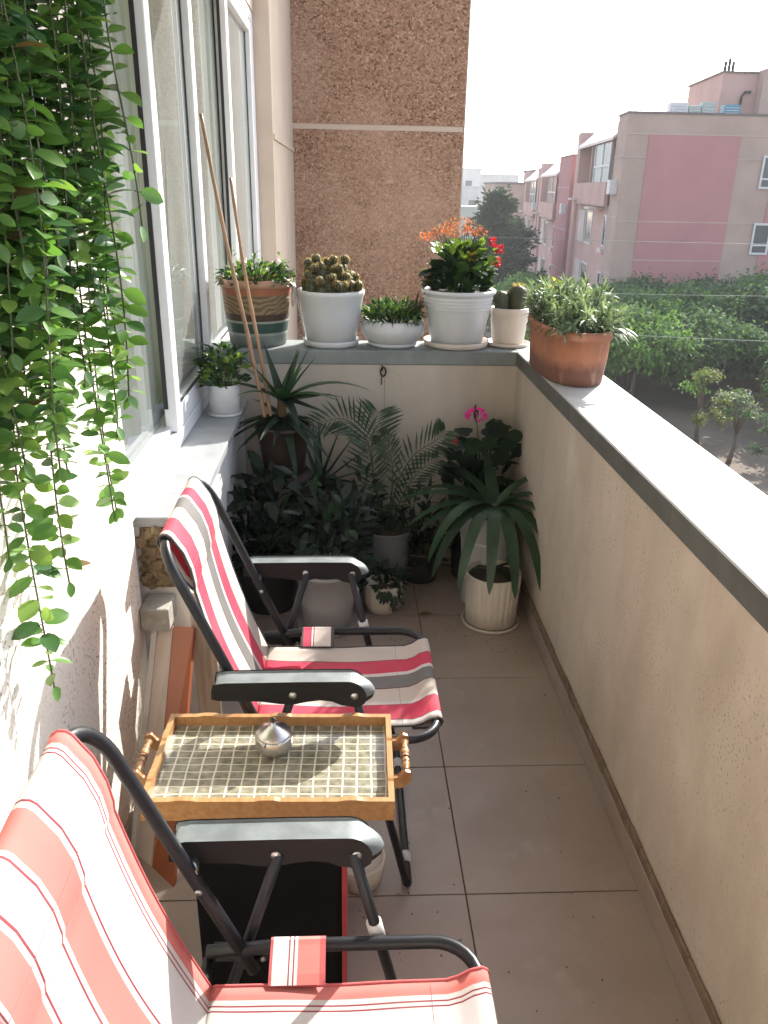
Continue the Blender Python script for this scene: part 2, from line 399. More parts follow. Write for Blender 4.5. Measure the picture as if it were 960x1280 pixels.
# floor tiles
fl = MB()
fl.box(-.95, XW+.25, -2.0, YB+.2, -.15, -.004, M['grout'])
xs = [-.95, -.66, -.175, .31, XW+.02]
ys = [-2.0+0.0, -.92, -.43, .0625, .555, 1.0475, 1.54, 2.0325, 2.525, 3.0175, 3.51, YB+.02]
ys[1] = -.93
g = .0017
for i in range(len(xs)-1):
    for j in range(len(ys)-1):
        dz = R.uniform(-.0006, .0006)
        fl.box(xs[i]+g, xs[i+1]-g, ys[j]+g, ys[j+1]-g, -.0038, dz, M['tile'])
o = fl.build('floor'); tag(o, kind='structure'); bevel(o, .0012, 1)
# neighbouring balcony floor and slab over us
b = MB(); b.box(-.95, 1.02, YB+.26, 8.4, -.15, 0, M['tile']); tag(b.build('neighbour_floor'), kind='structure')
b = MB(); b.box(-.95, .86, -2.2, 4.4, 3.06, 3.22, M['beige']); tag(b.build('ceiling'), kind='structure')

# right parapet
t = thing('parapet_wall', (0,0,0), 'long beige plastered parapet wall with white sunlit stone coping along the right side', 'wall')
b = MB(); b.box(XW, 1.0, -2.0, YB+.25, -.3, CB, M['parapet']); bevel(b.build('wall_body', t), .004)
b = MB(); b.box(XW-.006, 1.022, -2.0, YB+.25, CB+.002, CT, M['stone']); o = b.build('coping', t); bevel(o, .004)
b = MB()
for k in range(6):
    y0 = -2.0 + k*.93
    b.box(XW-.009, XW-.0062, y0+.001, y0+.929 if k < 5 else YB-.003, CB+.003, CT-.003, M['coping_face_shade'])
bevel(b.build('coping_shade_strip', t), .002)  # thin strip carrying the painted shade of the coping's inner face
b = MB(); b.box(XW-.011, XW-.0005, -2.0, YB-.001, .001, .082, M['tile']); bevel(b.build('skirting', t), .003)
b = MB()
for k in range(70):
    y0 = -2 + k*(YB+1.98)/70; y1 = y0 + (YB+1.98)/70
    w = .0118+R.uniform(-.0015,.0015)
    b.box(XW-w, XW-.0004, y0, y1, .0825, .113+R.uniform(0,.005), M['mortar'])
bevel(b.build('mortar_strip', t), .004)
# back parapet
t = thing('end_parapet_wall', (0,0,0), 'low plastered end wall with grey green coping carrying the row of pots', 'wall')
b = MB(); b.box(-.95, XW-.0005, YB, YB+.24, -.3, CB, M['backwall']); b.build('wall_body', t)
b = MB(); b.tube([(.172+.002*math.sin(z*9), YB-.0006, z) for z in [i*.06 for i in range(16)]], .0016, M['b_line'], 5); b.build('plaster_joint', t)
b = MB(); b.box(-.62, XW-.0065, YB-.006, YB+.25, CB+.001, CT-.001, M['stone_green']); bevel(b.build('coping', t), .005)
# near stucco wall
t = thing('stucco_wall', (0,0,0), 'rough white stucco wall on the left, behind the hanging plant', 'wall')
b = MB(); b.box(-.98, XS, -2.0, 2.10, 0, 3.06, M['stucco']); b.build('wall_body', t)
b = MB(); b.box(XS+.0005, XS+.011, -2.0, 2.097, .001, .08, M['tile']); bevel(b.build('skirting', t), .003)
# wall behind the camera end of the balcony
b = MB(); b.box(-.95, 1.02, -2.25, -2.003, -.3, 3.06, M['stucco']); tag(b.build('rear_wall'), 'plain stucco wall closing the balcony behind the viewer', 'wall')
# sill wall
t = thing('sill_wall', (0,0,0), 'white painted wall below the window with grey stone sill and broken brick end', 'wall')
b = MB(); b.box(-.98, -.47, 2.18, YB-.001, 0, .768, M['whitepaint']); bevel(b.build('wall_body', t), .004)
b = MB(); b.box(-.98, -.445, 2.165, YB-.002, .7685, .80, M['sill']); bevel(b.build('sill', t), .004)
b = MB()   # broken brick end: many small rough lumps
for k in range(150):
    x = R.uniform(-.60, -.50); z = R.uniform(.575, .765)
    if z < .62 and x > -.53: continue
    s = R.uniform(.006, .013)
    e = Euler((R.uniform(-.7,.7), R.uniform(-.7,.7), R.uniform(-.7,.7))).to_matrix()
    c = V(x, 2.172+R.uniform(-.008,.006), z)
    b.box(-s*1.5, s*1.5, -s*.8, s*.8, -s, s, M['brick'], lambda p, e=e, c=c: e @ p + c)
b.box(-.605, -.495, 2.172, 2.18, .57, .765, M['brick'])
bevel(b.build('broken_brick', t), .002, 1)
b = MB(); b.box(-.598, -.515, 2.06, 2.165, .485, .555, M['concrete']); bevel(b.build('stone_block', t), .004)

# window
t = thing('window', (0,0,0), 'long white framed sliding window with curtained panes', 'window')
y0, y1, z0, z1 = 2.10, 6.02, .80, 2.72
b = MB()
b.box(-.70, -.607, y0, y1, z0+.0005, z0+.055, M['upvc']); b.box(-.70, -.635, y0, y1, z0+.0555, z0+.075, M['upvc'])
b.box(-.70, -.607, y0, y1, z1-.06, z1, M['upvc'])
b.box(-.70, -.607, y1-.09, y1, z0+.0755, z1-.0605, M['upvc']); b.box(-.70, -.64, y0+.001, y0+.05, z0+.0755, z1-.0605, M['upvc'])
bevel(b.build('frame', t), .004)
def sash(ya, yb, x0, x1, name='sash', zb=z0+.058, st=.062, lines=True):
    b = MB()
    b.box(x0, x1, ya, ya+st, zb, z1-.062, M['upvc']); b.box(x0, x1, yb-st, yb, zb, z1-.062, M['upvc'])
    b.box(x0, x1, ya+st+.0005, yb-st-.0005, zb, zb+.085, M['upvc']); b.box(x0, x1, ya+st+.0005, yb-st-.0005, z1-.13, z1-.062, M['upvc'])
    s = b.build(name, t); bevel(s, .005)
    b = MB()
    for (p, q) in ((ya-.005, ya-.0005), (ya+st+.0002, ya+st+.006), (yb-st-.006, yb-st-.0002)):
        b.box(x0+.001, x0+.016, p, q, zb+.086, z1-.132, M['gasket'])
    b.box(x1-.012, x1-.004, ya+st+.009, yb-st-.009, zb+.0855, zb+.093, M['gasket'])
    b.build('gasket', s)
    b = MB(); xm = x0+.012; b.add([(xm,ya+st,zb+.085),(xm,yb-st,zb+.085),(xm,yb-st,z1-.13),(xm,ya+st,z1-.13)], [(0,1,2,3)], M['glass'])
    b.build('pane', s)
    return s
b = MB(); b.add([(-.676,2.13,z0+.075),(-.676,2.86,z0+.075),(-.676,2.86,z1-.06),(-.676,2.13,z1-.06)], [(0,1,2,3)], M['glass']); b.build('pane', t)
sash(2.835, 3.70, -.655, -.61, st=.075)
sash(3.715, 4.85, -.69, -.645, st=.085)
sash(4.72, 5.93, -.655, -.61, st=.085)
# curtain inside
b = MB()
ncol = 420; vs = []; fs = []
for i in range(ncol+1):
    y = 2.05 + 4.1*i/ncol
    for j, z in enumerate((.82, 1.6, 2.75)):
        k = 1 - .25*j
        x = -.80 + .016*math.sin(y*43+1.3*math.sin(y*5)) + .008*math.sin(y*97+j) + .01*math.sin(y*11)
        vs.append((x, y, z))
for i in range(ncol):
    for j in range(2): fs.append((i*3+j, i*3+j+1, i*3+j+4, i*3+j+3))
b.add(vs, fs, M['curtain'], True)
tag(b.build('curtain'), 'pale grey pleated curtain hanging behind the window panes', 'curtain')
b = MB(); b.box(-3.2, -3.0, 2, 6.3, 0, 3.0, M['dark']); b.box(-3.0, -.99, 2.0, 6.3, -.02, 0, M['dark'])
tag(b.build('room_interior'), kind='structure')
# facade continuing past the end parapet
t = thing('facade_wall', (0,0,0), 'beige painted wall strip between the window and the pebble clad wall', 'wall')
b = MB(); b.box(-1.0, -.50, 6.025, 8.30, -.3, 4.6, M['beige']); b.box(-.97, -.62, YB+.245, 6.02, -.3, .795, M['whitepaint'])
b.build('wall_body', t)
b = MB(); b.box(-.502, -.488, 6.07, 8.295, 1.985, 2.02, M['beige']); b.build('joint', t)
b = MB(); b.box(-.97, -.60, 2.11, 6.02, 2.722, 4.6, M['beige']); b.build('lintel', t)
t = thing('pebble_wall', (0,0,0), 'tall wall clad in brown pink washed pebbles with one pale joint', 'wall')
b = MB(); b.box(-1.0, 1.105, 8.302, 8.60, -.3, 2.185, M['aggregate']); b.box(-1.0, 1.105, 8.302, 8.60, 2.235, 4.6, M['aggregate'])
b.build('wall_body', t)
b = MB(); b.box(-1.0, 1.10, 8.312, 8.59, 2.1855, 2.2345, M['beige']); b.build('joint', t)
b = MB(); b.box(1.1055, 1.118, 8.315, 8.6, -.3, 4.6, M['beige']); b.build('edge_trim', t)

# hook on the end wall
t = thing('wall_hook', (.165, YB-.012, .945), 'small black iron ring hook hanging under the end coping', 'hook')
b = MB(); b.tube([(.012*math.cos(a), -.004, -.016+.02*math.sin(a)) for a in [i*2*PI/16 for i in range(16)]], .004, M['iron'], 6, closed=True)
b.build('ring', t)
b = MB(); b.tube([(-.004,.012,.008),(-.004,-.004,.004),(-.004,-.006,-.012)], .004, M['iron'], 6); b.tube([(-.004,-.006,-.034),(-.008,-.004,-.05),(-.007,-.002,-.075)], .0025, M['iron'], 6); b.build('pin', t)

# ------------------------------------------------------------------ CHAIRS
def arc(c, r, a0, a1, n=7):
    return [(c[0]+r*math.cos(a0+(a1-a0)*i/n), c[1]+r*math.sin(a0+(a1-a0)*i/n)) for i in range(n+1)]
def make_chair(label, fab, pip, y):
    t = thing('folding_chair', (0, y, 0), label, 'chair', 'folding chairs on the balcony')
    LT = .255
    bx = lambda z: -.175-.414*(z-.426)
    # back frame (inverted U)
    b = MB(); zt = .955; rr = .075
    pts = [(bx(.40), -LT, .40), (bx(.6), -LT, .6), (bx(zt-rr), -LT, zt-rr)]
    for k in range(1, 8):
        a = PI/2*k/7; z = zt-rr+rr*math.sin(a)
        pts.append((bx(z)-.012*k/7, -LT+rr-rr*math.cos(a), z))
    m = [(p[0], -p[1], p[2]) for p in reversed(pts)]
    b.tube(pts+m, .0118, M['tube'], 12); b.build('back_frame', t)
    # seat frame (U open to the rear)
    b = MB(); zs = .459; xf = .226; r2 = .075
    pts = [(-.245, -LT, zs-.012), (-.1, -LT, zs), (xf-r2, -LT, zs)]
    for k in range(1, 8):
        a = PI/2*k/7; pts.append((xf-r2+r2*math.sin(a), -LT+r2-r2*math.cos(a), zs))
    m = [(p[0], -p[1], p[2]) for p in reversed(pts)]
    b.tube(pts+m, .0118, M['tube'], 12)
    b.tube([(-.243,-LT,zs-.03),(-.243,LT,zs-.03)], .010, M['tube'], 10)
    b.build('seat_frame', t)
    # legs
    for sgn in (1, -1):
        L = sgn*.283
        b = MB(); b.tube([(.012,L,.642),(.07,L,.39),(.155,L,.03)], .0105, M['tube'], 10); lg = b.build('leg', t)
        b = MB(); b.tube([(.049,L,.478),(.057,L,.443)], .0145, M['whiteplastic'], 12); b.build('spacer', lg)
        b = MB(); b.tube([(-.115,L,.642),(-.182,L,.42),(-.305,L,.03)], .0105, M['tube'], 10); b.build('leg', t)
    for x0 in (.155, -.305):
        b = MB(); s = 1 if x0 > 0 else -1
        b.tube([(x0,-.283,.032),(x0+.004*s,-.277,.018),(x0+.006*s,-.262,.0115),(x0+.006*s,.262,.0115),(x0+.004*s,.277,.018),(x0,.283,.032)], .0112, M['tube'], 10)
        ft = b.build('foot_bar', t)
        for yy in (-.19, .19):
            b = MB(); b.tube([(x0+.006*s, yy-.016, .0145), (x0+.006*s, yy+.016, .0145)], .0142, M['whiteplastic'], 12); b.build('foot_cap', ft)
    # armrests
    top = [(-.295,.654),(-.292,.667),(-.27,.6705),(-.1,.672),(.0,.6715)] + [(.0+.066*math.sin(a), .634+.0375*math.cos(a)) for a in [PI/2*k/8 for k in range(1, 9)]]
    bot = [(.062,.622),(.048,.615),(.02,.6145),(-.01,.619),(-.03,.629),(-.06,.633),(-.09,.629),(-.12,.622),(-.15,.624),(-.19,.631),(-.285,.634),(-.296,.637)]
    for sgn in (1, -1):
        b = MB(); prof = top+bot; n = len(prof); nt_ = len(top)
        # plan: rounded front end
        secs = [(-.026,0),(-.019,0),(-.010,0),(0,0),(.010,0),(.019,0),(.026,0)]
        vs = []
        for (w, sh) in secs:
            for (x, z) in prof:
                f = max(0, (x-.005)/.061); xx = x - .026*min(1, f)*(abs(w)/.026)**2.2
                vs.append((xx, sgn*.305+w, z))
        ns = len(secs)
        b.mi(M['plastic']); b.mi(M['blackplastic'])
        fs_t, fs_b = [], []
        for k in range(ns-1):
            for i in range(n):
                j = (i+1) % n
                (fs_t if i < nt_-1 else fs_b).append((k*n+i, k*n+j, (k+1)*n+j, (k+1)*n+i))
        fs_b += [tuple(range(n)), tuple((ns-1)*n+i for i in reversed(range(n)))]
        b.add(vs, fs_t, M['plastic'], True)
        for f_ in fs_b: b.f.append(list(f_)); b.m.append(1); b.sm.append(True)
        a = b.build('armrest', t); bevel(a, .005, 3); a.modifiers.new('wn', 'WEIGHTED_NORMAL')
        for xr, zr in ((.018,.638), (-.12,.642)):
            for s2 in (-1, 1):
                b = MB(); yb_ = sgn*.305+s2*.0262
                b.tube([(xr,yb_-s2*.002,zr),(xr,yb_+s2*.0015,zr),(xr,yb_+s2*.0016,zr),(xr,yb_+s2*.0030,zr)], .0085, M['steel'], 14, rs=[.0085,.0085,.0052,.0045])
                b.build('rivet', a)
        # hinge plates and bolts on the back frame
        b = MB()
        b.tube([(bx(.632),sgn*.251,.632),(bx(.632),sgn*.289,.632)], .012, M['steel'], 12); b.build('hinge_bolt', t); b = MB()
        b.tube([(bx(.60),sgn*(LT-.0135),.60),(bx(.60),sgn*(LT-.011),.60)], .006, M['steel'], 10)
        b.build('hinge_bolt', t)
        b = MB()
        b.box(-.235, -.14, sgn*.270-.0015, sgn*.270+.0015, .405, .452, M['tube'])
        for (x, z) in ((-.215,.44),(-.17,.435),(-.15,.412)):
            b.tube([(x,sgn*.270-.006,z),(x,sgn*.270+.006,z)], .0055, M['steel'], 10)
        bevel(b.build('hinge_plate', t), .001, 1)
    # fabrics
    HW = .188
    def sheet(path, name, back=None, sag=None, ny=22):
        b = MB(); n = len(path); vs = []
        for i, (x, z) in enumerate(path):
            for k in range(ny+1):
                q = -1+2*k/ny
                dx, dz = sag(i/(n-1), q) if sag else (0, 0)
                vs.append((x+dx, q*HW, z+dz))
        fs = [(i*(ny+1)+k, i*(ny+1)+k+1, (i+1)*(ny+1)+k+1, (i+1)*(ny+1)+k) for i in range(n-1) for k in range(ny)]
        b.add(vs, fs, fab, True); o = b.build(name, t)
        for row in ((16, 18) if name == 'backrest' else (14,)):
            q0 = MB(); d_ = -.0015 if name == 'backrest' else 0
            q0.tube([(vs[row*(ny+1)+k][0]+(.0014 if name == 'backrest' else 0), vs[row*(ny+1)+k][1], vs[row*(ny+1)+k][2]+(.0004 if name == 'backrest' else .0014)) for k in range(ny+1)], .0005, M['seam'], 5); q0.build('seam', o)
        so = o.modifiers.new('thick', 'SOLIDIFY'); so.thickness = .0022; so.offset = 0
        for q in (-1, 1):
            b = MB(); ln = [vs[i*(ny+1)+(0 if q < 0 else ny)] for i in range(n)]
            b.tube([(p[0], p[1]+q*.001, p[2]) for p in ln], .0032, pip, 6)
            b.build('piping', o)
        return o
    # backrest path, bottom -> over the top bar -> back down
    P_ = []
    x_b, z_b = -.228, .444
    nx, nz = .924, .383   # frontal normal of the back plane
    for i in range(17):
        s_ = i/16
        z = z_b + (.83-z_b)*s_; x = x_b + (bx(.83)-.006-x_b)*s_
        P_.append((x - .010*math.sin(PI*s_), z))
    P_.append((bx(.845)+.001, .845)); P_.append((bx(.88)+.0095, .883)); P_.append((bx(.92)+.012, .925))
    cx, cz = bx(.955)-.012, .955
    for a in (35, 70, 105, 140, 175, 205):
        an = math.radians(a); P_.append((cx+.0165*math.cos(an), cz+.0165*math.sin(an)))
    P_ += [(bx(.92)-.019, .92), (bx(.86)-.016, .86), (bx(.835)-.006, .835)]
    sheet(P_, 'backrest', sag=lambda u, q: (-.007*math.sin(PI*min(1, u*1.6))*(1-q*q), .0015*math.sin(q*9+u*7)))
    # seat path
    S_ = [(-.232, .440)] + [(-.22+.39*i/14, .448-.005*math.sin(PI*i/14)) for i in range(15)]
    S_ += [(.192,.456),(.21,.4685)]
    for a in (75, 40, 0, -45, -90, -120):
        an = math.radians(a); S_.append((.226+.0155*math.cos(an), .459+.0155*math.sin(an)))
    S_ += [(.195,.442),(.165,.4415)]
    sheet(S_, 'seat', sag=lambda u, q: (0, -.008*math.sin(PI*min(1, u*1.35))*(1-q*q) + .0012*math.sin(u*22+q*4)))
    # side straps wrapping the seat tube
    for sgn in (1, -1):
        b = MB(); y_in = sgn*(HW-.004); cc = sgn*LT
        sec = [(y_in, .451), (sgn*(HW+.012), .457)] + [(cc-sgn*.0135*math.cos(a), zs+.0135*math.sin(a)) for a in [math.radians(q) for q in (50, 90, 130, 180, 230, 270, 310)]] + [(sgn*(HW+.01), .443), (y_in, .441)]
        if fab.name == 'fabric_pink_grey': bands = [(-.132,pip),(-.127,'P'),(-.106,'D'),(-.103,'W'),(-.098,'D'),(-.095,'C'),(-.046,pip),(-.036,None)]
        else: bands = [(-.132,pip),(-.127,'C'),(-.100,'D'),(-.0975,'C'),(-.092,'D'),(-.0895,'C'),(-.084,'P'),(-.046,pip),(-.036,None)]
        tbl = {'P': STR[fab.name][1], 'C': STR[fab.name][0], 'D': M['s_line'], 'W': M['s_white']}
        xs_ = [q[0] for q in bands]
        for i in range(len(xs_)-1):
            mt = bands[i][1]; mt = tbl[mt] if isinstance(mt, str) else mt
            for j in range(len(sec)-1):
                a_, c_ = sec[j], sec[j+1]
                b.add([(xs_[i],a_[0],a_[1]),(xs_[i+1],a_[0],a_[1]),(xs_[i+1],c_[0],c_[1]),(xs_[i],c_[0],c_[1])], [(0,1,2,3)], mt, True)
        b.build('side_strap', t)
    return t
M['s_line'] = mat('strap_line', mar, .8); M['s_cream'] = mat('strap_cream', cream, .8); M['s_pink'] = mat('strap_pink', pink, .8); M['s_coral'] = mat('strap_coral', coral, .8); M['s_white'] = mat('strap_white', white, .8)
STR = {'fabric_pink_grey': (M['s_cream'], M['s_pink']), 'fabric_red_white': (M['s_white'], M['s_coral'])}
make_chair('folding chair with pink, grey and cream striped fabric beyond the tray', M['stripe_pink'], M['piping_dark'], 1.84)
make_chair('folding chair with coral red and white striped fabric, nearest to the viewer', M['stripe_red'], M['piping_red'], .768)

# ------------------------------------------------------------------ TRAY, ASHTRAY, BOX
t = thing('serving_tray', (-.153, 1.397, .535), 'wooden serving tray with mosaic base and turned side handles on the black box', 'tray', rz=math.radians(-1.2))
hx, hy = .252, .140
b = MB(); b.box(-hx+.012, hx-.012, -hy+.010, hy-.010, .0, .012, M['mosaic']); b.build('tray_base', t)
def rail(x0, x1, y0, y1, axis, n):
    b = MB(); segs = 40
    for i in range(segs):
        u0, u1 = i/segs, (i+1)/segs
        def hh(u):
            w = abs(((u*n) % 1)-.5)
            return .036 + (.0032 if w < .09 else .0032*max(0, 1-(w-.09)/.05))
        h0 = hh((u0+u1)/2)
        if axis == 'x': 
            vs = [(x0+(x1-x0)*u, y, z) for u, h in ((u0, hh(u0)), (u1, hh(u1))) for y in (y0, y1) for z in (-.012, h)]
        else:
            vs = [(x, y0+(y1-y0)*u, z) for u, h in ((u0, hh(u0)), (u1, hh(u1))) for x in (x0, x1) for z in (-.012, h)]
        f = [(0,4,5,1),(2,3,7,6),(1,5,7,3),(0,2,6,4)]
        if i == 0: f.append((0,1,3,2))
        if i == segs-1: f.append((4,6,7,5))
        b.add(vs, f, M['wood'])
    return b.build('tray_rail', t)
rail(-hx, hx, -hy-.002, -hy+.010, 'x', 3); rail(-hx, hx, hy-.010, hy+.002, 'x', 3)
rail(-hx, -hx+.012, -hy+.0105, hy-.0105, 'y', 2); rail(hx-.012, hx, -hy+.0105, hy-.0105, 'y', 2)
for s in (-1, 1):
    x = s*(hx+.028)
    b = MB(); prof = [(-.062,.005),(-.055,.0085),(-.046,.0085),(-.040,.005),(-.034,.0065),(-.018,.0095),(-.006,.007),(-.003,.009),(.003,.009),(.006,.007),(.018,.0095),(.034,.0065),(.040,.005),(.046,.0085),(.055,.0085),(.062,.005)]
    b.tube([(x, p[0], .03) for p in prof], .01, M['wood_dark'], 12, rs=[p[1] for p in prof])
    h = b.build('handle', t)
    b = MB()
    for q in (-.0205, -.0045, .0045, .0205):
        b.tube([(x, q-.001, .03), (x, q+.001, .03)], .0096, M['wood_dark2'], 12)
    b.build('groove_ring', h)
    for q in (-1, 1):
        b = MB(); yq = q*.06
        pr = [(s*(hx+.0005), .002), (s*(hx+.02), .006), (s*(hx+.036), .022), (s*(hx+.036), .04), (s*(hx+.024), .044), (s*(hx+.012), .028), (s*(hx+.0005), .026)]
        n = len(pr)
        vs = [(p[0], yq-.006, p[1]) for p in pr] + [(p[0], yq+.006, p[1]) for p in pr]
        fs = [tuple(range(n)), tuple(range(2*n-1, n-1, -1))] + [(i, (i+1) % n, n+(i+1) % n, n+i) for i in range(n)]
        b.add(vs, fs, M['wood_dark']); bevel(b.build('handle_bracket', t), .002)
t = thing('ashtray', (-.158, 1.440, .547), 'round steel lidded ashtray with pointed knob standing on the tray', 'ashtray'); t.scale = (1.13,1.13,1.08)
b = MB(); b.lathe([(.018,0),(.026,.002),(.034,.012),(.0365,.024),(.036,.036),(.034,.042),(.031,.042),(.030,.03),(.012,.02)], M['chrome'], n=40); b.build('bowl', t)
b = MB(); b.lathe([(.0335,.041),(.0345,.044),(.033,.047),(.022,.052),(.011,.060),(.005,.066),(.0035,.070)], M['chrome'], n=40); l = b.build('lid', t)
b = MB(); b.lathe([(.002,.069),(.0055,.072),(.006,.076),(.003,.08),(.0008,.082)], M['iron'], n=16); b.build('knob', l)
for a in (-2.0, -1.2):
    b = MB(); b.tube([(.036*math.cos(a), .036*math.sin(a), .036), (.041*math.cos(a), .041*math.sin(a), .039), (.036*math.cos(a), .036*math.sin(a), .045)], .0028, M['chrome'], 8); b.build('clip', t)
t = thing('black_box', (-.165, 1.400, 0), 'tall black box with red front edge carrying the tray', 'box')
b = MB(); b.box(-.155, .155, -.115, .125, 0, .521, M['boxblack']); bevel(b.build('carcass', t), .004)
b = MB(); b.box(.1552, .167, -.125, .125, .0, .521, M['boxred']); bevel(b.build('red_side', t), .002)
b = MB(); b.lathe([(.05,0),(.058,.004),(.066,.05),(.068,.075),(.062,.078),(.058,.07),(.03,.066)], M['potcream'], (0,0,0), 30); o = b.build('bowl'); o.location = (.035, 1.60, .0); tag(o, 'small pale round bowl on the floor under the tray', 'bowl')
# board & plank
t = thing('leaning_board', (-.50, 1.90, 0), 'half pale, half terracotta board standing against the wall left of the tray', 'board')
b = MB(); b.add([(-.020,-.25,.0),(.05,-.32,.0),(.052,.17,.49),(-.008,.18,.49)], [(0,1,2,3)], M['orange'])
o = b.build('panel', t); so = o.modifiers.new('t', 'SOLIDIFY'); so.thickness = .012; so.offset = -1
b = MB(); b.add([(-.078,-.20,.0),(-.022,-.248,.0),(-.010,.18,.49),(-.055,.19,.49)], [(0,1,2,3)], M['bpale'])
o = b.build('pale_panel', t); so = o.modifiers.new('t', 'SOLIDIFY'); so.thickness = .012; so.offset = -1
b = MB(); b.add([(-.092,-.20,.0),(-.079,-.205,.0),(-.056,.185,.49),(-.072,.185,.49)], [(0,1,2,3)], M['bframe'])
o = b.build('pale_edge', t); so = o.modifiers.new('t', 'SOLIDIFY'); so.thickness = .012; so.offset = -1
b = MB(); b.box(-.035, .035, -.012, .012, 0, .60, M['plank'], lambda p: Matrix.Rotation(.05, 3, 'X') @ p + V(-.425, 2.12, 0))
tag(bevel(b.build('wooden_plank'), .003), 'pale worn wooden plank standing upright beside the terracotta board', 'plank')

# ------------------------------------------------------------------ POTS
def pot_prof(rb, rt, h, wall=.008, lip=.006, liph=.018, foot=.0):
    return [(rb*.9,0),(rb,.004),(rb+(rt-rb)*.5,h*.5),(rt,h-liph),(rt+lip,h-liph+.003),(rt+lip,h-.003),(rt+lip-.003,h),(rt-wall+lip,h),(rt-wall,h-.01),(rt-wall-.004,h-.028)]
def saucer(b, r, h, m, c=(0,0,0), n=48, sx=1, sy=1):
    b.lathe([(r*.86,0),(r*.96,.003),(r,h),(r-.004,h+.001),(r*.93,h*.45),(r*.5,h*.4)], m, c, n, sx, sy)
def potted(name, loc, label, cat, group='potted plants on the balcony'):
    return thing(name, loc, label, cat, group)
def soil(t, r, z, sx=1, sy=1):
    b = MB(); n = 24; vs = [(0,0,z+.004)]
    for ring in (.5, 1):
        for k in range(n):
            a = 2*PI*k/n; vs.append((r*ring*math.cos(a)*sx, r*ring*math.sin(a)*sy, z+R.uniform(-.003,.003)))
    fs = [(0, 1+k, 1+(k+1) % n) for k in range(n)] + [(1+k, 1+n+k, 1+n+(k+1) % n, 1+(k+1) % n) for k in range(n)]
    b.add(vs, fs, M['soil']); return b.build('soil', t)
def bushy(b, n, rx, ry, z0, h, L, W, mats, outward=.8, shape='oval', droop=.4, stem=None, cup=.25, twist=.6, flat=1.):
    for i in range(n):
        a = R.uniform(0, 2*PI); q = math.sqrt(R.random()); zz = R.random()
        dome = math.sqrt(max(0, 1-q*q*.75))
        p = V(rx*q*math.cos(a), ry*q*math.sin(a), z0+h*zz*dome)
        d = V(math.cos(a)*outward*q, math.sin(a)*outward*q, R.uniform(.05,.9)*flat) + rvec(.55)
        l = L*R.uniform(.65,1.25)
        b.leaf(p, d, V(0,0,1)+rvec(.5), l, W*R.uniform(.7,1.2), R.choice(mats), droop*R.random(), 3, cup, shape, R.uniform(-twist,twist))
def stems(b, n, rx, ry, z0, h, r, m, spread=1.2):
    for i in range(n):
        a = R.uniform(0, 2*PI); q = math.sqrt(R.random())*.6
        p = V(rx*q*math.cos(a), ry*q*math.sin(a), z0); e = V(p.x*spread*1.7, p.y*spread*1.7, z0+h*R.uniform(.5,.9))
        b.tube([p, (p+e)/2+rvec(.008), e], r, m, 5)

# 1 barrel planter
t = potted('potted_plant', (-.405, 3.735, CT), 'striped wooden barrel planter with low leafy plant beside the window', 'potted plant')
b = MB(); h = .29
b.lathe([(.120,0),(.128,.004),(.134,.05)], M['b_base'], n=56, close=False); b.lathe([(.1345,.05),(.136,.058),(.1355,.062)], M['b_line'], n=56, close=False)
b.lathe([(.1350,.062),(.140,.095),(.141,.105)], M['b_green'], n=56, close=False); b.lathe([(.1415,.105),(.143,.111),(.142,.115)], M['b_line'], n=56, close=False)
b.lathe([(.1410,.115),(.145,.145)], M['b_brown'], n=56, close=False); b.lathe([(.1465,.145),(.152,.225)], M['b_carve'], n=56, close=False)
b.lathe([(.1525,.225),(.156,.255)], M['b_or'], n=56, close=False); b.lathe([(.156,.255),(.163,.257),(.165,.272),(.163,h),(.152,h),(.148,.26)], M['b_rim'], n=56, close=False)
b.build('pot', t); soil(t, .15, .265)
b = MB(); bushy(b, 420, .16, .15, .265, .085, .034, .020, [M['lf_mid'], M['lf_dark'], M['lf_mid'], M['lf_lite']], 1, droop=.8)
for i in range(70):
    a = R.uniform(0, 2*PI); b.leaf((.155*math.cos(a), .15*math.sin(a), .285+R.uniform(-.01,.02)), (math.cos(a), math.sin(a), R.uniform(-.6,.4)), (0,0,1), .03, .017, R.choice([M['lf_mid'], M['lf_dark']]), .8)
for (x, y, hh) in ((.02,-.04,.13),(.10,.05,.12),(-.10,-.02,.14),(.14,.0,.09)):
    for k in range(14): b.leaf((x+R.uniform(-.02,.02), y+R.uniform(-.02,.02), .28+hh*R.random()), rvec(1)+V(0,0,.5), (0,0,1), .026, .014, R.choice([M['lf_lite'], M['lf_mid']]), .3)
stems(b, 16, .14, .13, .265, .09, .002, M['vine']); b.build('foliage', t)
b = MB()
for i in range(9):
    a = R.uniform(-2.6,-.6); b.leaf((.1*math.cos(a)*R.uniform(.6,1.5), .155*math.sin(a), .285+R.uniform(-.01,.03)), rvec(1), (0,0,1), .014, .012, M['fl_red'], 0, 3, .3, 'round')
b.build('blossoms', t)
b = MB(); pr = [(.166,-.02,.27),(.172,-.03,.24),(.168,-.032,.20),(.163,-.03,.17)]
b.tube(pr, .004, M['ribbon'], 6, rs=[.009,.012,.012,.003]); b.tube([(.17,-.03,.265),(.185,-.04,.20),(.205,-.05,.10),(.222,-.06,.012)], .0028, M['ribbon'], 6); b.build('ribbon', t)

